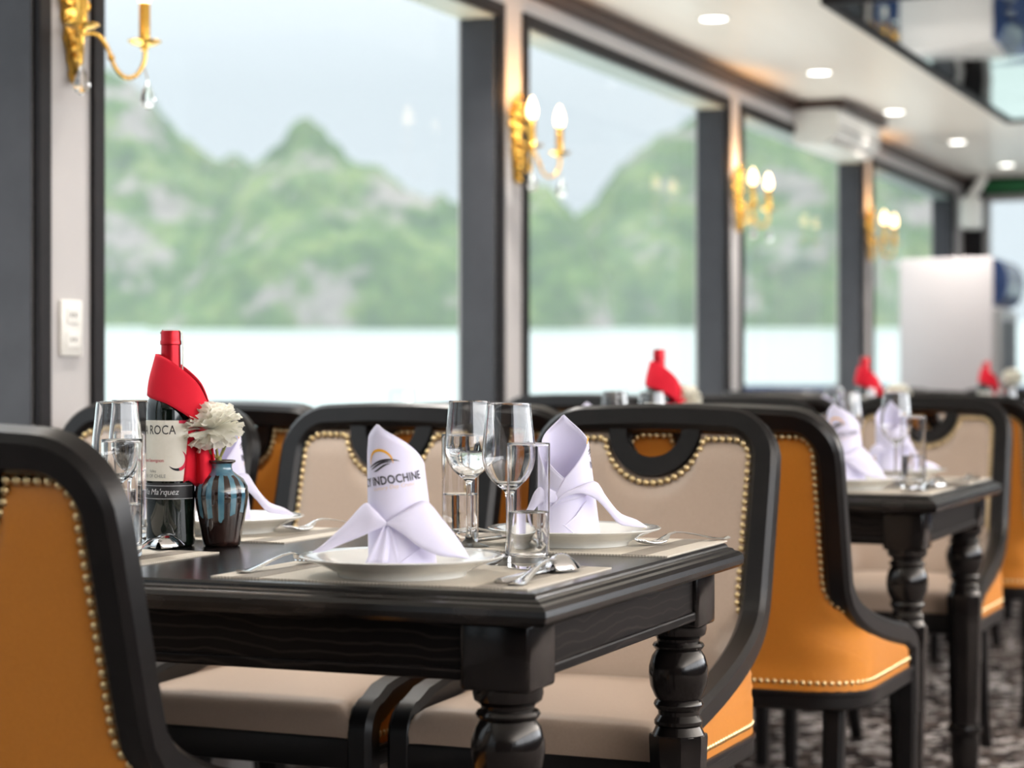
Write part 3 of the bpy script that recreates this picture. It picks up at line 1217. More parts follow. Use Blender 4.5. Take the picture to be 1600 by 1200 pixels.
def tp(k, x, y, z=TZ):
    """a point of table k in the room"""
    tx, ty, a = T[k]
    return (tx + x * math.cos(a) - y * math.sin(a), ty + x * math.sin(a) + y * math.cos(a), z)


# ================================================================== TABLEWARE
def dense(prof, step=0.004):
    """extra rings, so that shading stays true along straight walls"""
    out = [prof[0]]
    for (r0, z0), (r1, z1) in zip(prof, prof[1:]):
        n = max(1, int(math.hypot(r1 - r0, z1 - z0) / step))
        out += [(r0 + (r1 - r0) * k / n, z0 + (z1 - z0) * k / n) for k in range(1, n + 1)]
    return out


def rounded(prof, n=5):
    return [(max(0.0, p.x), p.z) for p in smooth_curve([(r, 0, z) for r, z in prof], n * (len(prof) - 1))]


def make_placemat():
    r = thing('placemat', 'mat', 'placemat')
    MB().box(-0.15, 0.15, -0.215, 0.215, 0.0, 0.002).build('mat', M_MAT, r, smooth=False)
    for s in (-1, 1):
        MB().box(-0.15, 0.15, s * 0.165 - 0.018, s * 0.165 + 0.018, 0.0021, 0.0024).build('band', M_MATBAND, r, smooth=False)
    return Kind(r)


def make_plate():
    p = [(0.0, 0.004), (0.055, 0.004), (0.076, 0.0), (0.081, 0.0), (0.083, 0.005), (0.098, 0.012), (0.118, 0.020), (0.1285, 0.0235), (0.130, 0.0250), (0.1285, 0.0262), (0.118, 0.0235),
         (0.098, 0.0165), (0.086, 0.0105), (0.076, 0.0085), (0.0, 0.0085)]
    o = MB().lathe(p, 64, cap0=False, cap1=False).build('dinner_plate', M_PLATE, angle=60)
    tag(o, 'plate', 'plate')
    return Kind(o)


def make_wineglass(water=False):
    r = thing('wine_glass', 'glass', 'wine glass')
    out = [(0.0, 0.0), (0.031, 0.0), (0.0325, 0.0015), (0.026, 0.004), (0.012, 0.0085), (0.006, 0.014), (0.0042, 0.024), (0.0038, 0.05), (0.0040, 0.085), (0.0055, 0.098),
           (0.014, 0.106), (0.024, 0.115), (0.0315, 0.127), (0.0355, 0.141), (0.0360, 0.152), (0.0348, 0.168), (0.0325, 0.188), (0.0298, 0.2155), (0.0294, 0.2163), (0.0288, 0.2155)]
    inn = [(0.0314, 0.188), (0.0336, 0.168), (0.0347, 0.152), (0.0342, 0.141), (0.0302, 0.128), (0.0228, 0.1165), (0.013, 0.109), (0.0, 0.1065)]
    MB().lathe(rounded(out + inn), 64, cap0=False, cap1=False).build('glass', M_GLASS, r, angle=80)
    if water:
        w = [(0.0, 0.1068), (0.0129, 0.1093), (0.0226, 0.1168), (0.0300, 0.1283), (0.0340, 0.1412), (0.0345, 0.152), (0.0335, 0.166), (0.0, 0.166)]
        MB().lathe(dense(w, 0.003), 48, cap0=False, cap1=False).build('water', M_WATER, r, angle=50)
    return Kind(r)


def make_tumbler(water=True):
    r = thing('water_tumbler', 'tumbler', 'tumbler')
    p = [(0.0, 0.0), (0.0255, 0.0), (0.0275, 0.002), (0.0283, 0.163), (0.0278, 0.1638), (0.0272, 0.163), (0.0262, 0.018), (0.022, 0.0155), (0.0, 0.0148)]
    MB().lathe(dense(p), 64, cap0=False, cap1=False).build('glass', M_GLASS, r, angle=50)
    if water:
        w = [(0.0, 0.0151), (0.0218, 0.0158), (0.0260, 0.0183), (0.0264, 0.074), (0.0240, 0.0725), (0.0, 0.0725)]
        MB().lathe(dense(w, 0.003), 56, cap0=False, cap1=False).build('water', M_WATER, r, angle=50)
    return Kind(r)


def strip(pts, name, m, th):
    """a bar of metal: (x, half width, z) stations along x"""
    b = MB()
    rows = []
    for x, w, z in pts:
        rows.append([(x, -w, z + th * 0.4), (x, -w * 0.6, z + th), (x, 0, z + th * 1.15), (x, w * 0.6, z + th), (x, w, z + th * 0.4), (x, w * 0.7, z), (x, -w * 0.7, z)])
    b.grid(rows, wrap=True)
    b.add(rows[0], [tuple(range(7))])
    b.add(rows[-1], [tuple(reversed(range(7)))])
    return b


HANDLE = [(-0.100, 0.005, 0.002), (-0.097, 0.0085, 0.001), (-0.085, 0.0095, 0.0), (-0.06, 0.0075, 0.003), (-0.03, 0.0050, 0.009), (0.0, 0.0036, 0.014), (0.02, 0.0033, 0.0155)]


def make_fork():
    b = strip(HANDLE + [(0.034, 0.0045, 0.013), (0.043, 0.0095, 0.008), (0.050, 0.0120, 0.005)], 'fork', M_STEEL, 0.0024)
    for k in range(4):
        y = -0.0095 + k * 0.00633
        b.tube([(0.049, y, 0.0058), (0.06, y, 0.0035), (0.075, y, 0.0035), (0.090, y, 0.0065), (0.100, y, 0.0105)], [0.0021, 0.0019, 0.0018, 0.0016, 0.0008], 8)
    o = b.build('fork', M_STEEL, angle=50)
    tag(o, 'fork', 'fork')
    return Kind(o)


def make_spoon():
    r = MB()
    x = strip(HANDLE + [(0.036, 0.004, 0.0145), (0.044, 0.006, 0.0145)], 'spoon', M_STEEL, 0.0022)
    r.add(x.v, x.f)
    rows = []
    for j in range(13):                              # bowl, hollow side down, arched up
        t = j / 12
        xx = 0.040 + 0.066 * t
        w = max(0.003, 0.0205 * math.sqrt(max(0.0, 1 - ((t - 0.52) / 0.53) ** 2)))
        rows.append([(xx, w * q, 0.004 + 0.0165 * (1 - q * q) * math.sin(PI * (0.15 + 0.80 * t))) for q in (-1, -0.8, -0.5, -0.2, 0, 0.2, 0.5, 0.8, 1)])
    g = MB().grid(rows)
    lo = [[(p[0], p[1] * 0.96, p[2] - 0.0013) for p in rw_] for rw_ in rows]
    g.grid(lo)
    n = len(rows)
    g.grid([[rw_[0] for rw_ in rows], [rw_[0] for rw_ in lo]])
    g.grid([[rw_[-1] for rw_ in rows], [rw_[-1] for rw_ in lo]])
    g.grid([rows[-1], lo[-1]])
    g.grid([rows[0], lo[0]])
    r.add(g.v, g.f)
    o = r.build('spoon', M_STEEL, angle=60)
    o.data.transform(Matrix.Scale(1.15, 4))
    tag(o, 'spoon', 'spoon')
    return Kind(o)


def make_knife():
    r = thing('table_knife', 'knife', 'knife')
    strip([(-0.11, 0.004, 0.001), (-0.107, 0.0085, 0.0), (-0.09, 0.0095, 0.0), (-0.05, 0.0085, 0.0), (-0.015, 0.0070, 0.0), (-0.005, 0.0055, 0.001)], 'h', M_STEEL, 0.006).build('handle', M_STEEL, r, angle=50)
    strip([(-0.008, 0.0055, 0.002), (0.005, 0.0085, 0.0022), (0.05, 0.0095, 0.0022), (0.085, 0.0085, 0.0022), (0.103, 0.0045, 0.0022), (0.107, 0.001, 0.0022)], 'b', M_STEEL, 0.0016).build('blade', M_STEEL, r, angle=50)
    return Kind(r)


# ---- folded napkins
def sheet(upper, lower, bulge, n=22, m=8):
    u, l = smooth_curve(upper, n), smooth_curve(lower, n)
    rows = []
    for i in range(n + 1):
        row = []
        for j in range(m + 1):
            t = j / m
            p = u[i].lerp(l[i], t)
            k = math.sin(PI * t) * math.sin(PI * min(1, i / n * 0.9 + 0.05))
            row.append(p + Vector(bulge) * k)
        rows.append(row)
    return rows


def nap_r(z):
    return 0.0425 - 0.0075 * min(1.0, z / 0.13)


LEAN = -0.010


def napkin(front):
    """local axes: viewer's right +x, towards the viewer -y (so that the table looks the same from either seat)"""
    r = thing('folded_napkin', 'napkin', 'napkin')
    apex = -PI / 2 - math.radians(38) if front else PI / 2 - math.radians(4)
    ks = [i / 72 for i in range(73)]
    lo, hi = (0.098, 0.182) if front else (0.088, 0.184)

    def topz(a):
        d = abs((a - apex + PI) % (2 * PI) - PI) / PI
        return lo + (hi - lo) * (1 - d ** (0.85 if front else 0.92)) + (0.014 if front else 0.006) * math.sin(PI * d)
    rows = []
    for j in range(19):
        row = []
        for i in range(72):
            a = 2 * PI * i / 72
            z = topz(a) * j / 18
            q = nap_r(z) * (1 + 0.03 * math.sin(3 * a + 1))
            if z > 0.13:
                q *= 1 - 0.45 * ((z - 0.13) / 0.055) ** 1.6 * 0.5
            row.append((q * math.cos(a) + LEAN * z / 0.15, q * math.sin(a) * 0.92, z + 0.0005))
        rows.append(row)
    MB().grid(rows, wrap=True).build('cone', M_NAPKIN, r, angle=70, solid=0.0022, offset=0.0)
    # turned hem along the slanted top
    hem = [Vector(p) for p in rows[-1]]
    MB().tube(hem + [hem[0]], 0.0013, 6, cap=False).build('hem', M_NAPKIN, r)
    wl_, wr_ = [], []
    if front:
        L_ = sheet([(-0.016, -0.043, 0.061), (-0.034, -0.034, 0.078), (-0.046, -0.020, 0.083), (-0.068, -0.020, 0.060), (-0.095, -0.018, 0.034), (-0.112, -0.014, 0.0215)],
                   [(-0.014, -0.044, 0.058), (-0.032, -0.043, 0.051), (-0.048, -0.038, 0.043), (-0.070, -0.032, 0.034), (-0.094, -0.024, 0.0235), (-0.111, -0.016, 0.0205)], (-0.002, -0.007, 0.003))
        R_ = sheet([(-0.018, -0.044, 0.060), (0.004, -0.042, 0.074), (0.030, -0.026, 0.087), (0.052, -0.024, 0.064), (0.072, -0.022, 0.038), (0.086, -0.018, 0.0145)],
                   [(-0.016, -0.045, 0.058), (0.002, -0.050, 0.048), (0.024, -0.052, 0.031), (0.048, -0.048, 0.020), (0.070, -0.036, 0.0165), (0.085, -0.022, 0.0135)], (0.003, -0.009, 0.002))
        # upright pleats under the knot
        pl = []
        for j in range(9):
            t = j / 8
            z = 0.056 * (1 - t) + 0.010 * t
            cx_ = -0.016 - 0.006 * t
            row = []
            for i in range(13):
                q = -1 + i / 6
                row.append((cx_ + q * (0.005 + 0.017 * t), -0.0415 - 0.004 * math.cos(q * 2.2 * PI) * (0.4 + 0.6 * t) + 0.006 * q * q * t, z))
            pl.append(row)
        MB().grid(pl).build('pleats', M_NAPKIN, r, angle=80, solid=0.0012)
        df = MB()
        df.tube([(nap_r(0) * math.sin(a) + 0.002, -nap_r(0) * math.cos(a) * 0.92 - 0.0022, z) for a, z in ((-0.05, 0.010), (0.25, 0.019), (0.55, 0.028), (0.9, 0.037))], 0.0012, 6)
        df.build('fold', M_NAPKIN, r)
    else:
        R_ = sheet([(-0.030, -0.037, 0.050), (-0.012, -0.042, 0.069), (0.012, -0.042, 0.081), (0.036, -0.030, 0.087), (0.052, -0.026, 0.064), (0.072, -0.024, 0.040), (0.096, -0.020, 0.030), (0.112, -0.016, 0.0195)],
                   [(-0.032, -0.036, 0.046), (-0.014, -0.044, 0.062), (0.010, -0.046, 0.070), (0.034, -0.040, 0.062), (0.052, -0.034, 0.044), (0.070, -0.032, 0.024), (0.092, -0.026, 0.0195), (0.112, -0.018, 0.0175)], (0.001, -0.004, 0.001))
        L_ = sheet([(-0.020, -0.034, 0.070), (-0.038, -0.030, 0.078), (-0.052, -0.024, 0.070), (-0.066, -0.022, 0.046), (-0.080, -0.020, 0.030), (-0.090, -0.016, 0.0225)],
                   [(-0.022, -0.036, 0.056), (-0.036, -0.036, 0.054), (-0.050, -0.034, 0.046), (-0.064, -0.030, 0.030), (-0.078, -0.024, 0.0225), (-0.089, -0.018, 0.0205)], (-0.002, -0.005, 0.001))
        # overlapping flap: from the right shoulder down to the left, and the diagonal folds of the base
        fl = []
        for j in range(13):
            t = j / 12
            row = []
            for i in range(15):
                q = i / 14
                a0 = math.radians(-8 + 0 * t)
                zt_ = 0.150 - 0.0 * t
                a = math.radians(62) * (1 - q) + (math.radians(-6) * (1 - t) + math.radians(-44) * t) * q
                z = (0.142 * (1 - q) + 0.092 * q) * (1 - t) + (0.070 * (1 - q) + 0.050 * q) * t
                k = nap_r(z) + 0.0022
                row.append((k * math.sin(a) + LEAN * z / 0.15, -k * math.cos(a) * 0.92, z))
            fl.append(row)
        MB().grid(fl).build('flap', M_NAPKIN, r, angle=80, solid=0.0014, offset=1.0)
        df = MB()
        for cp in (((-0.7, 0.030), (-0.25, 0.020), (0.15, 0.006)), ((-0.25, 0.0195), (0.15, 0.034), (0.6, 0.056))):
            df.tube([(nap_r(z) * math.sin(a), -nap_r(z) * math.cos(a) * 0.92 - 0.0024, z + 0.002) for a, z in cp], 0.0012, 6)
        df.build('fold', M_NAPKIN, r)
    MB().grid(L_).build('wing', M_NAPKIN, r, angle=80, solid=0.0014)
    MB().grid(R_).build('wing', M_NAPKIN, r, angle=80, solid=0.0014)
    # printed mark
    off = 0.0 if front else math.radians(118)

    def wrap(dx, dz, tilt, a0):
        def fn(v):
            x, z = v.x * math.cos(tilt) - v.y * math.sin(tilt) + dx, v.x * math.sin(tilt) + v.y * math.cos(tilt) + dz
            k = nap_r(z) * (1.0 if z <= 0.13 else 1 - 0.225 * ((z - 0.13) / 0.055) ** 1.6)
            a = a0 + x / k
            k2 = k * (1 + 0.03 * math.sin(3 * (a - PI / 2) + 1)) + 0.0017
            return (k2 * math.sin(a) + LEAN * z / 0.15, -k2 * math.cos(a) * 0.92 - 0.0002, z)
        return fn
    tl_ = math.radians(8)
    vs, fs = text_mesh('CY INDOCHINE', 0.0132, 'RIGHT', 0, 1.06, 0.00016)
    vs = [Vector((v.x * 0.88, v.y * 1.12, 0)) for v in vs]
    bent('lettering', vs, fs, wrap(0.0375, 0.1145, tl_, off), M_INK, r)
    vs, fs = text_mesh('Luxury Day Cruise', 0.0068, 'RIGHT', 0.25, 1.05)
    bent('tagline', vs, fs, wrap(0.026, 0.1065, tl_, off), M_INKPALE, r)
    vs, fs = [], []
    n = 24
    for i in range(n + 1):                           # yellow rising crescent
        a = math.radians(-8) + math.radians(200) * i / n
        w = 0.0032 * math.sin(PI * min(1, max(0, (i + 0.6) / (n + 1.2)))) ** 0.8
        vs += [Vector((0.0165 * math.cos(a), 0.0165 * math.sin(a), 0)), Vector(((0.0165 - w) * math.cos(a), (0.0165 - w) * math.sin(a), 0))]
    fs = [(2 * i, 2 * i + 1, 2 * i + 3, 2 * i + 2) for i in range(n)]
    bent('sun_mark', vs, fs, wrap(-0.0165, 0.1350, math.radians(4), off), M_INKYELLOW, r)
    vs, fs = [], []
    for p0, p1, bow in (((-0.0205, -0.0005), (0.0225, 0.0045), 0.0048), ((-0.0175, -0.0030), (0.0135, 0.0042), 0.0026), ((-0.0125, -0.0060), (0.0110, 0.0022), 0.0006)):
        b0 = len(vs)                                 # black wave strokes
        for i in range(15):
            t = i / 14
            e_ = t * t * (3 - 2 * t)
            x = p0[0] + (p1[0] - p0[0]) * t
            y = p0[1] + (p1[1] - p0[1]) * e_ + bow * math.sin(PI * t)
            w = 0.00125 * math.sin(PI * min(1, t * 0.96 + 0.02)) ** 0.7
            vs += [Vector((x, y + w, 0)), Vector((x, y - w, 0))]
        fs += [(b0 + 2 * i, b0 + 2 * i + 1, b0 + 2 * i + 3, b0 + 2 * i + 2) for i in range(14)]
    bent('wave_mark', vs, fs, wrap(-0.0145, 0.1300, math.radians(6), off), M_INK, r)
    return Kind(r)


# ---- wine bottle with napkin tied round the neck
def make_bottle():
    r = thing('wine_bottle', 'bottle', 'wine bottle')
    R = 0.0362
    MB().lathe([(0.0, 0.004), (0.020, 0.003), (0.031, 0.0), (0.0350, 0.003), (R, 0.009), (R, 0.200), (0.0350, 0.212), (0.031, 0.226), (0.0245, 0.238), (0.0185, 0.248), (0.0155, 0.258), (0.0145, 0.272),
                (0.0140, 0.318), (0.0, 0.319)], 48, cap0=False, cap1=False).build('body', M_BOTTLE, r, angle=60)
    MB().lathe([(0.0149, 0.268), (0.0146, 0.290), (0.0144, 0.3005), (0.0158, 0.3015), (0.0160, 0.306), (0.0150, 0.308), (0.0150, 0.318), (0.0138, 0.322), (0.0, 0.3225)], 32, cap0=False, cap1=False).build('capsule', M_FOIL, r, angle=45)

    def wrapfn(ang, z, rad):
        def fn(v):
            a = ang + v.x / rad
            return (rad * math.sin(a), -rad * math.cos(a), z + v.y)
        return fn

    def patch(name, a0, a1, z0, z1, rad, m, par):
        n = 28
        rows = [[(rad * math.sin(a0 + (a1 - a0) * i / n), -rad * math.cos(a0 + (a1 - a0) * i / n), z) for i in range(n + 1)] for z in (z0, z1)]
        return MB().grid(rows).build(name, m, par, angle=80)
    D = math.radians
    # angles are measured from the side that faces the camera, positive to the right
    lab = patch('front_label', D(-125), D(62), 0.0985, 0.1885, R + 0.0004, M_LABEL, r)
    patch('label_corner', D(28), D(62), 0.1840, 0.1885, R + 0.0007, M_INKRED, lab)
    vs, fs = text_mesh('LA ROCA', 0.0192, 'RIGHT', 0, 1.05)
    vs = [Vector((v.x * 0.80, v.y, 0)) for v in vs]
    bent('brand_lettering', vs, fs, wrapfn(D(21), 0.1680, R + 0.0008), M_INK, lab)
    vs, fs = text_mesh('Cabernet Sauvignon', 0.0068, 'RIGHT', 0, 1.0)
    bent('grape_lettering', vs, fs, wrapfn(D(-6), 0.1270, R + 0.0008), M_INKRED, lab)
    vs, fs = text_mesh('Valley', 0.0058, 'RIGHT', 0, 1.0)
    bent('valley_lettering', vs, fs, wrapfn(D(-26), 0.1115, R + 0.0008), M_INKGREY, lab)
    vs, fs = text_mesh('WINE OF CHILE', 0.0072, 'RIGHT', 0, 1.0)
    bent('origin_lettering', vs, fs, wrapfn(D(-2), 0.1035, R + 0.0008), M_INKGREY, lab)
    vs, fs = [], []
    n = 22
    for i in range(n + 1):                           # crescent moon
        a = D(-150) + D(215) * i / n
        w = 0.0052 * math.sin(PI * i / n) ** 0.8
        vs += [Vector((0.0155 * math.cos(a), 0.0155 * math.sin(a), 0)), Vector(((0.0155 - w) * math.cos(a), (0.0155 - w) * math.sin(a), 0))]
    fs = [(2 * i, 2 * i + 1, 2 * i + 3, 2 * i + 2) for i in range(n)]
    bent('moon_mark', vs[14:], [tuple(q - 14 for q in f_) for f_ in fs if min(f_) >= 14], wrapfn(D(26), 0.1290, R + 0.0008), M_INKRED, lab)
    bent('moon_tip', vs[:16], [f_ for f_ in fs if max(f_) < 16], wrapfn(D(26), 0.1290, R + 0.0008), M_INK, lab)
    l2 = patch('lower_label', D(-125), D(70), 0.0715, 0.0955, R + 0.0004, M_BLACKLABEL, r)
    patch('upper_line', D(-125), D(70), 0.0912, 0.0919, R + 0.0007, M_INKSILVER, l2)
    patch('lower_line', D(-125), D(70), 0.0720, 0.0727, R + 0.0007, M_INKSILVER, l2)
    vs, fs = text_mesh("Vi\u00f1a Ma'rquez", 0.0125, 'RIGHT', 0.28, 0.98)
    bent('maker_lettering', vs, fs, wrapfn(D(27), 0.0785, R + 0.0008), M_INKSILVER, l2)
    # white tax strip over the mouth and down the right of the neck
    ts = []
    for (x, z) in ((-0.0158, 0.318), (-0.012, 0.3236), (0.0, 0.3242), (0.013, 0.3236), (0.0175, 0.318), (0.0185, 0.300), (0.0182, 0.262)):
        ts.append([(x, -0.005, z), (x, 0.003, z)])
    MB().grid(ts).build('tax_strip', M_LABEL, r, solid=0.0004)
    return r


def make_red_napkin():
    r = thing('red_napkin', 'red napkin', 'napkin')
    top = [(-0.0215, 0.0, 0.287), (-0.015, -0.017, 0.286), (0.0, -0.0245, 0.279), (0.022, -0.0255, 0.263), (0.044, -0.019, 0.241), (0.0585, -0.004, 0.208)]
    bot = [(-0.0335, 0.0, 0.226), (-0.024, -0.0265, 0.221), (0.0, -0.0385, 0.213), (0.022, -0.0370, 0.200), (0.042, -0.0280, 0.186), (0.0555, -0.006, 0.176)]

    def ring(c):
        c = c + [(x, -y * 0.9, z) for x, y, z in reversed(c[1:])]
        m = len(c)
        pts = [Vector(p) for p in c]
        out = []
        for i in range(m):
            p0, p1, p2, p3 = pts[i - 1], pts[i], pts[(i + 1) % m], pts[(i + 2) % m]
            for q in range(6):
                f = q / 6
                out.append(0.5 * ((2 * p1) + (p2 - p0) * f + (2 * p0 - 5 * p1 + 4 * p2 - p3) * f * f + (3 * p1 - p0 - 3 * p2 + p3) * f ** 3))
        return out
    rt_, rb_ = ring(top), ring(bot)
    rows = []
    for j in range(13):
        t = j / 12
        row = []
        for p, q in zip(rt_, rb_):
            v = p.lerp(q, t)
            k = 1 + 0.05 * math.sin(PI * t) + 0.02 * math.sin(6 * t + v.x * 90)
            z = v.z
            sh = 0.0378 if z < 0.200 else (0.0378 - (z - 0.200) * 0.34 if z < 0.252 else 0.0180)
            x, y = v.x * k, v.y * k
            rr_ = math.hypot(x, y)
            if rr_ < sh:
                x, y = x * sh / rr_, y * sh / rr_
            row.append((x, y, z))
        rows.append(row)
    MB().grid(rows, wrap=True).build('collar', M_RED, r, angle=80, solid=0.0018, offset=1.0)
    tail = []
    for j in range(15):
        t = j / 14
        z = 0.205 - 0.112 * t
        row = []
        for i in range(29):
            q = -1 + 2 * i / 28
            w = 0.017 + 0.015 * t
            x = 0.040 + q * w + 0.002 * t
            y = -0.010 + 0.010 * math.cos(q * 2.4 * PI + 0.5) * (0.35 + 0.65 * t) + 0.004 * q - 0.006 * t
            row.append((x, y, z - 0.006 * math.cos(q * 2.4 * PI) * t - 0.008 * max(0, q) * t))
        tail.append(row)
    MB().grid(tail).build('tail', M_RED, r, angle=80, solid=0.0022)
    return Kind(r)


def make_vase():
    r = thing('bud_vase', 'vase', 'vase')
    p = [(0.0, 0.002), (0.024, 0.0), (0.027, 0.002), (0.0285, 0.010), (0.0335, 0.040), (0.0385, 0.072), (0.0402, 0.088), (0.0385, 0.103), (0.032, 0.116), (0.022, 0.124), (0.0165, 0.129),
         (0.0150, 0.135), (0.0158, 0.141), (0.0205, 0.1445), (0.0208, 0.1465), (0.0195, 0.148), (0.0150, 0.1455), (0.0125, 0.138), (0.0130, 0.128), (0.0, 0.120)]
    p = [(q, z * 0.87) for q, z in p]
    MB().lathe(p, 56, cap0=False, cap1=False).build('body', M_GLAZE, r, angle=60)
    return Kind(r)


def make_flower():
    r = thing('carnation', 'flower', 'flower')
    MB().tube([(0, 0, -0.012), (-0.001, 0, 0.02), (0, 0, 0.060)], 0.0022, 8).build('stem', M_GREEN, r)
    MB().lathe([(0.0022, 0.018), (0.0045, 0.020), (0.0048, 0.026), (0.0022, 0.028)], 10).build('node', M_GREEN, r)
    for a, s in ((0.3, 1), (PI + 0.2, 1)):
        MB().tube([(0, 0, 0.022), (0.010 * math.cos(a), 0.010 * math.sin(a), 0.036), (0.018 * math.cos(a), 0.018 * math.sin(a), 0.048)], [0.0018, 0.0026, 0.0014], 7).build('leaf', M_GREEN, r)
    b = MB()
    b.lathe([(0.002, 0.045), (0.006, 0.052), (0.007, 0.062), (0.005, 0.070)], 12)
    rr = random.Random(3)
    pet = MB()
    layers = [(8, 0.040, -40, 0.0), (10, 0.043, -18, 0.2), (10, 0.044, 2, 0.35), (10, 0.044, 20, 0.1), (9, 0.043, 38, 0.5), (8, 0.042, 54, 0.2), (7, 0.041, 68, 0.4), (5, 0.040, 80, 0.0), (3, 0.038, 88, 0.6)]
    for n, ln, el, ph in layers:
        for i in range(n):
            a = 2 * PI * i / n + ph + rr.uniform(-0.15, 0.15)
            e = math.radians(el + rr.uniform(-8, 8))
            L_ = ln * rr.uniform(0.9, 1.08)
            wd = L_ * 0.60
            f1, f2, p1 = rr.uniform(5, 8), rr.uniform(14, 19), rr.uniform(0, 6)
            rows = []
            for j in range(8):
                t = j / 7
                row = []
                for q in range(17):
                    u = -1 + q / 8
                    half = wd * (0.12 + 0.88 * t ** 0.8)
                    fr = 0.0028 * math.sin(f1 * u + p1) * t * t + 0.0012 * math.sin(f2 * u) * t ** 3
                    le = L_ * (t - 0.16 * u * u * t * t + (0.018 * math.sin(24 * u + p1) if j == 7 else 0))
                    cup = 0.12 * L_ * t * t
                    x, y, z = le, half * u, fr + cup * 0.5 - 0.10 * L_ * t ** 3
                    X = x * math.cos(e) - z * math.sin(e)
                    Z = x * math.sin(e) + z * math.cos(e)
                    row.append((X * math.cos(a) - y * math.sin(a), X * math.sin(a) + y * math.cos(a), 0.070 + Z * 0.90))
                rows.append(row)
            pet.grid(rows)
    b.build('calyx', M_GREEN, r)
    pet.v = [Vector((p.x, p.y, 0.066 + (p.z - 0.066) * 1.12)) for p in pet.v]
    pet.build('bloom', M_PETAL, r, angle=80, recalc=False)
    return Kind(r)


PM, PL, WG, TM, FK, SN, KN = make_placemat(), make_plate(), make_wineglass(), make_tumbler(), make_fork(), make_spoon(), make_knife()
WGW = make_wineglass(True)
NF, NB = napkin(True), napkin(False)

VIEW = YAW - PI / 2                       # turns a local "+x = viewer's right" object square to the view


def setting(k, near, x, y, desc, parts, gl=None, rz=0.0, nap=None, naprot=None):
    """one place setting on table k; (x, y) is the plate centre in table axes"""
    s = 1 if near else -1                 # the near guest looks towards +x
    a = T[k][2] + rz
    side = 'near' if near else 'far'
    if 'm' in parts:
        PM.place(tp(k, x - s * (-0.012), y - 0.0, TZ), a, 'beige woven placemat under %s' % desc, 'woven placemats')
    if 'p' in parts:
        PL.place(tp(k, x, y, TZ + 0.0026), a, 'white plate %s' % desc if not desc.startswith('the') else 'white dinner plate at %s' % desc[0:], 'white dinner plates')
    if 'n' in parts:
        (nap or (NF if near else NB)).place(tp(k, x, y, TZ + 0.0026 + 0.0088), (VIEW if naprot is None else naprot), 'lavender napkin folded upright at %s' % desc, 'folded lavender napkins')
    if 'f' in parts:
        FK.place(tp(k, x + s * 0.045, y + s * 0.195, TZ + 0.0026), a + (0 if near else PI) + rz, 'steel fork at %s' % desc, 'steel forks')
    if 's' in parts:
        SN.place(tp(k, x + s * 0.06, y - s * 0.175, TZ + 0.0026), a + (0 if near else PI), 'steel spoon at %s' % desc, 'steel spoons')
    if 'k' in parts:
        KN.place(tp(k, x + s * 0.05, y - s * 0.145, TZ + 0.0026), a + (0 if near else PI), 'steel knife at %s' % desc, 'steel knives')
    if 'w' in parts:
        WG.place(tp(k, x + s * 0.17, y - s * 0.075, TZ + 0.0001), a, 'wine glass at %s' % desc, 'stemmed wine glasses')
    if 't' in parts:
        TM.place(tp(k, x + s * 0.12, y - s * 0.125, TZ + 0.0001), a, 'water tumbler at %s' % desc, 'water tumblers')


# ---- the nearest table, placed piece by piece
zt_ = TZ + 0.0001
zm = TZ + 0.0026
PM.place((2.373, 1.165, zt_), T[0][2], 'beige woven placemat under the logo napkin, at the near right corner', 'woven placemats')
PM.place((2.862, 1.160, zt_), T[0][2], 'beige woven placemat under the plate at the far right of the nearest table', 'woven placemats')
PM.place((2.855, 1.770, zt_), T[0][2], 'beige woven placemat behind the flower vase', 'woven placemats')
PM.place((2.372, 1.765, zt_), T[0][2], 'beige woven placemat whose corner shows in front of the wine bottle', 'woven placemats')
PL.place((2.318, 1.157, zm), 0, 'white plate under the napkin with the printed logo', 'white dinner plates')
PL.place((2.852, 1.135, zm), 0, 'white plate at the far right of the nearest table', 'white dinner plates')
PL.place((2.865, 1.752, zm), 0, 'white plate partly hidden behind the flower vase', 'white dinner plates')
NF.place((2.318, 1.157, zm + 0.0088), VIEW, 'lavender napkin folded upright with the sun and wave logo facing us', 'folded lavender napkins')
NB.place((2.845, 1.138, zm + 0.0088), VIEW, 'lavender napkin folded upright on the far right plate of the nearest table', 'folded lavender napkins')
NB.place((2.865, 1.752, zm + 0.0088), VIEW + 0.1, 'lavender napkin folded upright behind the white carnation', 'folded lavender napkins')
WG.place((2.518, 1.097, zt_), 0, 'stemmed wine glass right of the logo napkin, behind the tumbler of water', 'stemmed wine glasses')
WGW.place((2.756, 1.265, zt_), 0, 'stemmed glass of water standing directly right of the logo napkin, left of its neighbour', 'stemmed wine glasses')
TM.place((2.4715, 1.0485, zm), 0, 'straight tumbler of water at the right front of the nearest table', 'water tumblers')
TM.place((2.814, 1.306, zm), 0, 'straight tumbler behind the stemmed glass of water', 'water tumblers')
WG.place((2.463, 1.684, zt_), 0, 'stemmed wine glass left of the bottle, behind the nearest chair back', 'stemmed wine glasses')
TM.place((2.400, 1.633, zm), 0, 'straight tumbler left of the bottle, beside the nearest chair back', 'water tumblers')
WG.place((2.615, 1.762, zt_), 0, 'stemmed wine glass close behind the tumbler left of the bottle', 'stemmed wine glasses')
TM.place((2.697, 1.823, zm), 0, 'straight tumbler farthest left, half hidden beside the wine bottle', 'water tumblers')
SN.place((2.362, 0.984, zm), math.radians(5), 'steel spoon lying in front of the tumbler at the right corner', 'steel spoons')
KN.place((2.375, 1.003, zm), math.radians(2), 'steel knife lying beside the spoon at the right corner', 'steel knives')
SN.place((2.462, 1.632, zm), math.radians(14), 'steel spoon lying in front of the wine bottle', 'steel spoons')
FK.place((2.355, 1.352, zm), math.radians(-3), 'steel fork lying left of the plate with the logo napkin', 'steel forks')
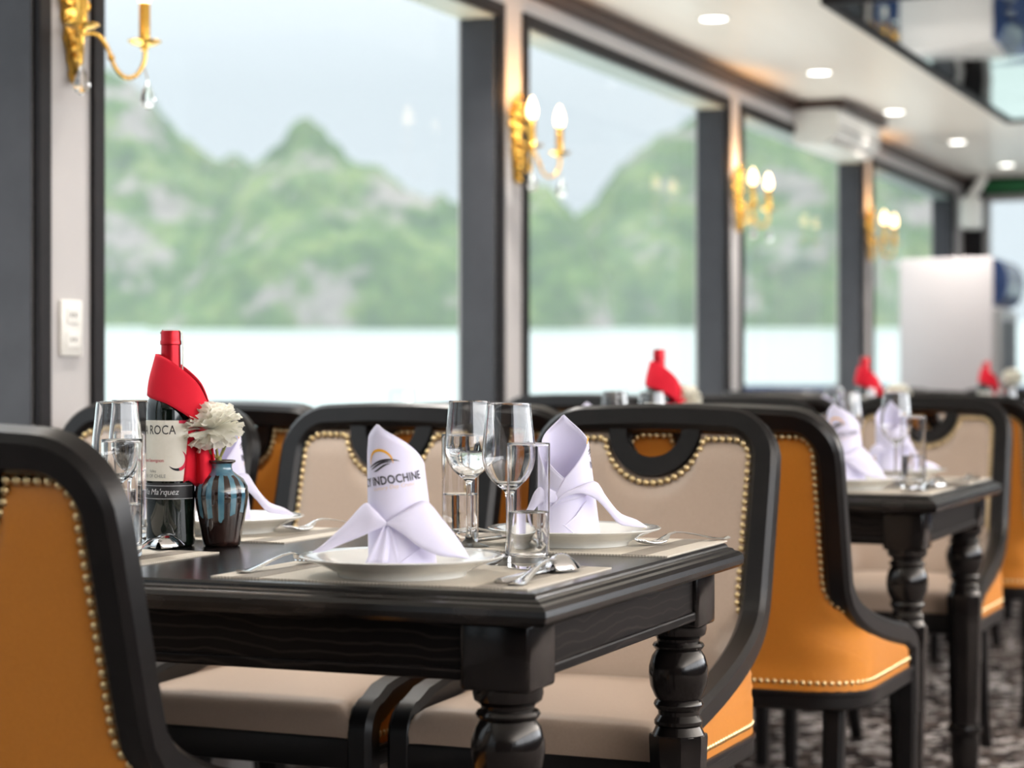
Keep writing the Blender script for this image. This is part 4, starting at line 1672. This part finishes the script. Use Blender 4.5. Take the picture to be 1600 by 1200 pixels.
FK.place((2.945, 0.994, zm), PI - math.radians(24), 'steel fork lying right of the far right plate', 'steel forks')
FK.place((2.986, 1.624, zm), PI - math.radians(16), 'steel fork lying between the vase and the logo napkin, on the far placemat', 'steel forks')
SN.place((2.880, 1.315, zm), PI - math.radians(10), 'steel spoon seen through the glasses at the middle of the nearest table', 'steel spoons')
KN.place((2.905, 1.285, zm), PI - math.radians(10), 'steel knife left of the far right plate', 'steel knives')

bt = make_bottle()
BT = Kind(bt)
RN = make_red_napkin()
VS = make_vase()
FL = make_flower()
bl = [('dark red wine bottle with cream label beside the blue vase', 'red napkin tied round the neck of the nearest wine bottle'),
      ('wine bottle under a red napkin standing before the second window', 'red napkin covering the bottle before the second window'),
      ('wine bottle under a red napkin on the third table, left of the fridge', 'red napkin over the bottle left of the white fridge'),
      ('farthest wine bottle, in front of the white fridge', 'farthest red napkin, in front of the white fridge')]
bpos = [(2.610, 1.689), (4.78, 1.678), (6.946, 1.690), (9.11, 1.674)]
for k in range(4):
    x, y = bpos[k]
    BT.place((x, y, zt_), VIEW, bl[k][0], 'wine bottles in red napkins')
    o = RN.place((x, y, zt_ + (0.0 if k == 0 else 0.006)), VIEW, bl[k][1], 'red napkins on the bottles')
vp = [(2.640, 1.619, 0.0), (4.83, 1.62, 0.02), (6.99, 1.575, 0.015), (9.12, 1.55, 0.075)]
vl = [('small brown vase with blue glaze drips beside the nearest bottle', 'white carnation in the blue glazed vase'),
      ('small vase beside the bottle before the second window', 'white carnation beside the red napkin before the second window'),
      ('small vase beside the third bottle from the camera', 'white carnation right of the third red napkin'),
      ('farthest small vase, at the right edge', 'farthest white carnation, at the right edge beside the fridge')]
for k in range(4):
    x, y, dz = vp[k]
    VS.place((x, y, zt_), VIEW, vl[k][0], 'glazed bud vases')
    o = FL.place((x, y, zt_ + 0.107 + dz), VIEW, vl[k][1], 'white carnations')
    o.rotation_euler = (0.12, -0.17, VIEW)

# ---- the tables behind
sn = {(1, 0): 'aisle seat', (1, 1): 'middle seat', (1, 2): 'window seat'}
for k, seats in ((1, [(1, 0), (0, 0), (1, 1), (0, 1), (0, 2)]), (2, [(1, 0), (0, 0), (1, 1), (0, 1)]), (3, [(1, 0), (0, 0)])):
    for near, j in seats:
        y = 0.215 + 0.595 * j
        x = 0.165 if near else 0.655
        d = 'the %s-side %s of the %s table' % ('near' if near else 'far', ('aisle-end seat', 'middle seat', 'window-end seat')[j], ord_[k])
        parts = 'mpnwtfsk' if k == 1 and j == 0 else ('pnwt' if k == 1 else 'nwt')
        if k == 3:
            parts = 'nwt'
        if k > 1:
            parts = 'p' + parts.replace('p', '')
        setting(k, bool(near), x, y, d, parts, naprot=VIEW + rnd.uniform(-0.25, 0.25))


# ================================================================== OUTSIDE
# the boat trims a little, so water and shore stand tilted against the room
def outp(px, py, Z, lat=None):
    """a place outside given by its bearing and rise, at distance Z ahead"""
    X = (px - 800.0) / 3200.0 * Z
    z = 1.012 + (590.0 - py) / 3200.0 * Z
    return Vector((Z * CF + X * SF, Z * SF - X * CF, z))


SHORE = 600.0


def wz(Z):
    return -1.5 + (1.012 + (590 - 515) / 3200 * SHORE + 1.5) * Z / SHORE


M_SEA = mat('milky_green_water', (0.42, 0.49, 0.46), 0.32, spec=0.5)
_t = tex_noise(M_SEA, 0.35, 4, 0.6)
bump(M_SEA, _t.outputs['Fac'], 0.5, 0.4)
q = MB()
cs = []
for Z in (3.2, 40, 200, 620, 3000):
    cs.append([Vector((Z * CF + X * SF, Z * SF - X * CF, wz(Z))) for X in (-0.9 * Z - 60, -0.3 * Z, 0.3 * Z, 0.9 * Z + 60)])
q.grid(cs)
sea = q.build('water', M_SEA, smooth=False)
struct(sea)
sea['label'] = 'pale green water outside the windows'


def hillmat(name, g1, g2, g3, rock):
    m = mat(name, g1, 0.95, spec=0.05)
    n, l, b = nd(m)
    t1 = tex_noise(m, 0.055, 6, 0.65)
    t2 = tex_noise(m, 0.035, 5, 0.6)
    t3 = tex_noise(m, 0.30, 4, 0.7)
    g = ramp(m, t1.outputs['Fac'], [(0.30, g1), (0.50, g2), (0.68, g3)])
    k = ramp(m, t3.outputs['Fac'], [(0.3, (0.55, 0.55, 0.55)), (0.7, (1.25, 1.25, 1.25))])
    mu = n.new('ShaderNodeMix')
    mu.data_type = 'RGBA'
    mu.blend_type = 'MULTIPLY'
    mu.inputs['Factor'].default_value = 1.0
    l.new(g.outputs[0], mu.inputs['A'])
    l.new(k.outputs[0], mu.inputs['B'])
    # bare rock shows in patches, more of it low on the shore
    geo = n.new('ShaderNodeTexCoord')
    r2 = ramp(m, t2.outputs['Fac'], [(0.54, (0, 0, 0)), (0.62, (1, 1, 1))])
    mx = n.new('ShaderNodeMix')
    mx.data_type = 'RGBA'
    l.new(r2.outputs[0], mx.inputs['Factor'])
    l.new(mu.outputs['Result'], mx.inputs['A'])
    rk = ramp(m, t3.outputs['Fac'], [(0.3, tuple(c * 0.6 for c in rock)), (0.7, rock)])
    l.new(rk.outputs[0], mx.inputs['B'])
    l.new(mx.outputs['Result'], b.inputs['Base Color'])
    return m


M_HILL = hillmat('wooded_limestone', (0.026, 0.060, 0.026), (0.085, 0.155, 0.042), (0.20, 0.26, 0.085), (0.34, 0.30, 0.275))


def hill(name, sky, D, depth, seed, label):
    sky = sorted(sky)
    x0, x1 = sky[0][0], sky[-1][0]

    def sk(px):
        for (a, ya), (b_, yb) in zip(sky, sky[1:]):
            if a <= px <= b_:
                f = (px - a) / (b_ - a)
                f = f * f * (3 - 2 * f) * 0.6 + f * 0.4
                return ya + (yb - ya) * f
        return sky[-1][1]
    N, Mr = 150, 34
    rows = []
    for j in range(Mr + 9):
        t = j / Mr
        row = []
        for i in range(N + 1):
            px = x0 + (x1 - x0) * i / N
            H = (515 - sk(px)) / 3200.0 * (D + depth)
            Z = D + depth * t
            base = wz(D) + (wz(D + depth) - wz(D)) * min(1, t)
            if t <= 1:
                h = H * (0.35 * min(1, t * 6) ** 0.8 * min(1, 30 / (H + 1)) + (1 - 0.35 * min(1, 30 / (H + 1))) * t ** 0.85)
            else:
                h = H * max(-0.1, 1 - 2.2 * (t - 1) - 9 * (t - 1) ** 2)
            X = (px - 800.0) / 3200.0 * (D + depth * 0.5)
            P = Vector((X * 0.02 + seed, Z * 0.02, h * 0.03))
            dd_ = noise.fractal(P, 0.9, 2.1, 6) * 9.0 * min(1, t * 5)
            X2 = (px - 800.0) / 3200.0 * Z
            z = base + h + (dd_ * 0.45 if 0.0 < t else 0) + (noise.noise(Vector((X * 0.12, seed, t * 9))) * 1.8 if t > 0 else -2)
            row.append(Vector((Z * CF + X2 * SF, Z * SF - X2 * CF, z)) - Vector((CF, SF, 0)) * dd_ * 0.8)
        rows.append(row)
    o = MB().grid(rows).build(name, M_HILL, angle=180)
    tag(o, label, 'hill', 'karst hills across the water')
    return o


hill('karst_hill', [(-700, 300), (-300, 150), (0, 70), (100, 80), (160, 112), (200, 132), (235, 165), (262, 200), (290, 228), (320, 255), (345, 262), (358, 248), (372, 246), (392, 264),
                    (420, 300), (470, 380), (520, 470), (545, 515)], 900, 130, 3.1, 'tall hazy wooded hill at the left edge of the largest window')
hill('karst_hill', [(230, 515), (300, 430), (350, 330), (400, 258), (430, 222), (460, 194), (483, 188), (502, 196), (522, 222), (545, 246), (580, 250), (615, 268), (640, 292), (665, 306), (690, 292),
                    (705, 310), (740, 318), (790, 308), (835, 282), (858, 288), (885, 318), (910, 350), (940, 410), (960, 515)], 600, 90, 11.7, 'rounded wooded hill in the middle of the largest window')
hill('karst_hill', [(820, 515), (850, 430), (880, 370), (905, 336), (925, 325), (948, 290), (972, 256), (1005, 226), (1045, 198), (1090, 172), (1140, 140), (1220, 120), (1300, 130), (1400, 150),
                    (1475, 190), (1510, 300), (1535, 430), (1560, 515)], 745, 120, 23.3, 'steep wooded hill with bare rock seen through the right-hand windows')

# haze over the water in front of the hills
M_HAZE = bpy.data.materials.new('sea_haze')
M_HAZE.use_nodes = True
_n, _l = M_HAZE.node_tree.nodes, M_HAZE.node_tree.links
_n.clear()
_o = _n.new('ShaderNodeOutputMaterial')
_vs = _n.new('ShaderNodeVolumeScatter')
_vs.inputs['Color'].default_value = (0.93, 0.97, 1.0, 1)
_vs.inputs['Density'].default_value = 0.0008
_vs.inputs['Anisotropy'].default_value = 0.0
_l.new(_vs.outputs[0], _o.inputs['Volume'])
hz = MB()
P = []
for Z, zz in ((330, -12), (330, 160), (585, 160), (585, -12)):
    for X in (-0.75 * Z, 0.75 * Z):
        P.append(Vector((Z * CF + X * SF, Z * SF - X * CF, zz)))
hz.add(P, [(0, 1, 3, 2), (2, 3, 5, 4), (4, 5, 7, 6), (6, 7, 1, 0), (0, 2, 4, 6), (1, 7, 5, 3)])
h_ = hz.build('haze', M_HAZE, smooth=False)
h_['kind'] = 'stuff'
tag(h_, 'pale haze hanging over the water before the hills', 'haze')

# the bow beyond the door: white bulwark above a navy band
bo = thing('boat_bow', 'white and navy bow of the boat beyond the far door', 'boat', (17.0, 1.5, 0))
MB().box(0, 0.2, -4, 4, -1.2, 0.95, 0.05, 3).build('navy_bulwark', M_NAVY, bo)
MB().box(-2.9, 0.0, -4, 4, -0.2, -0.06).build('foredeck', M_HULL, bo, smooth=False)
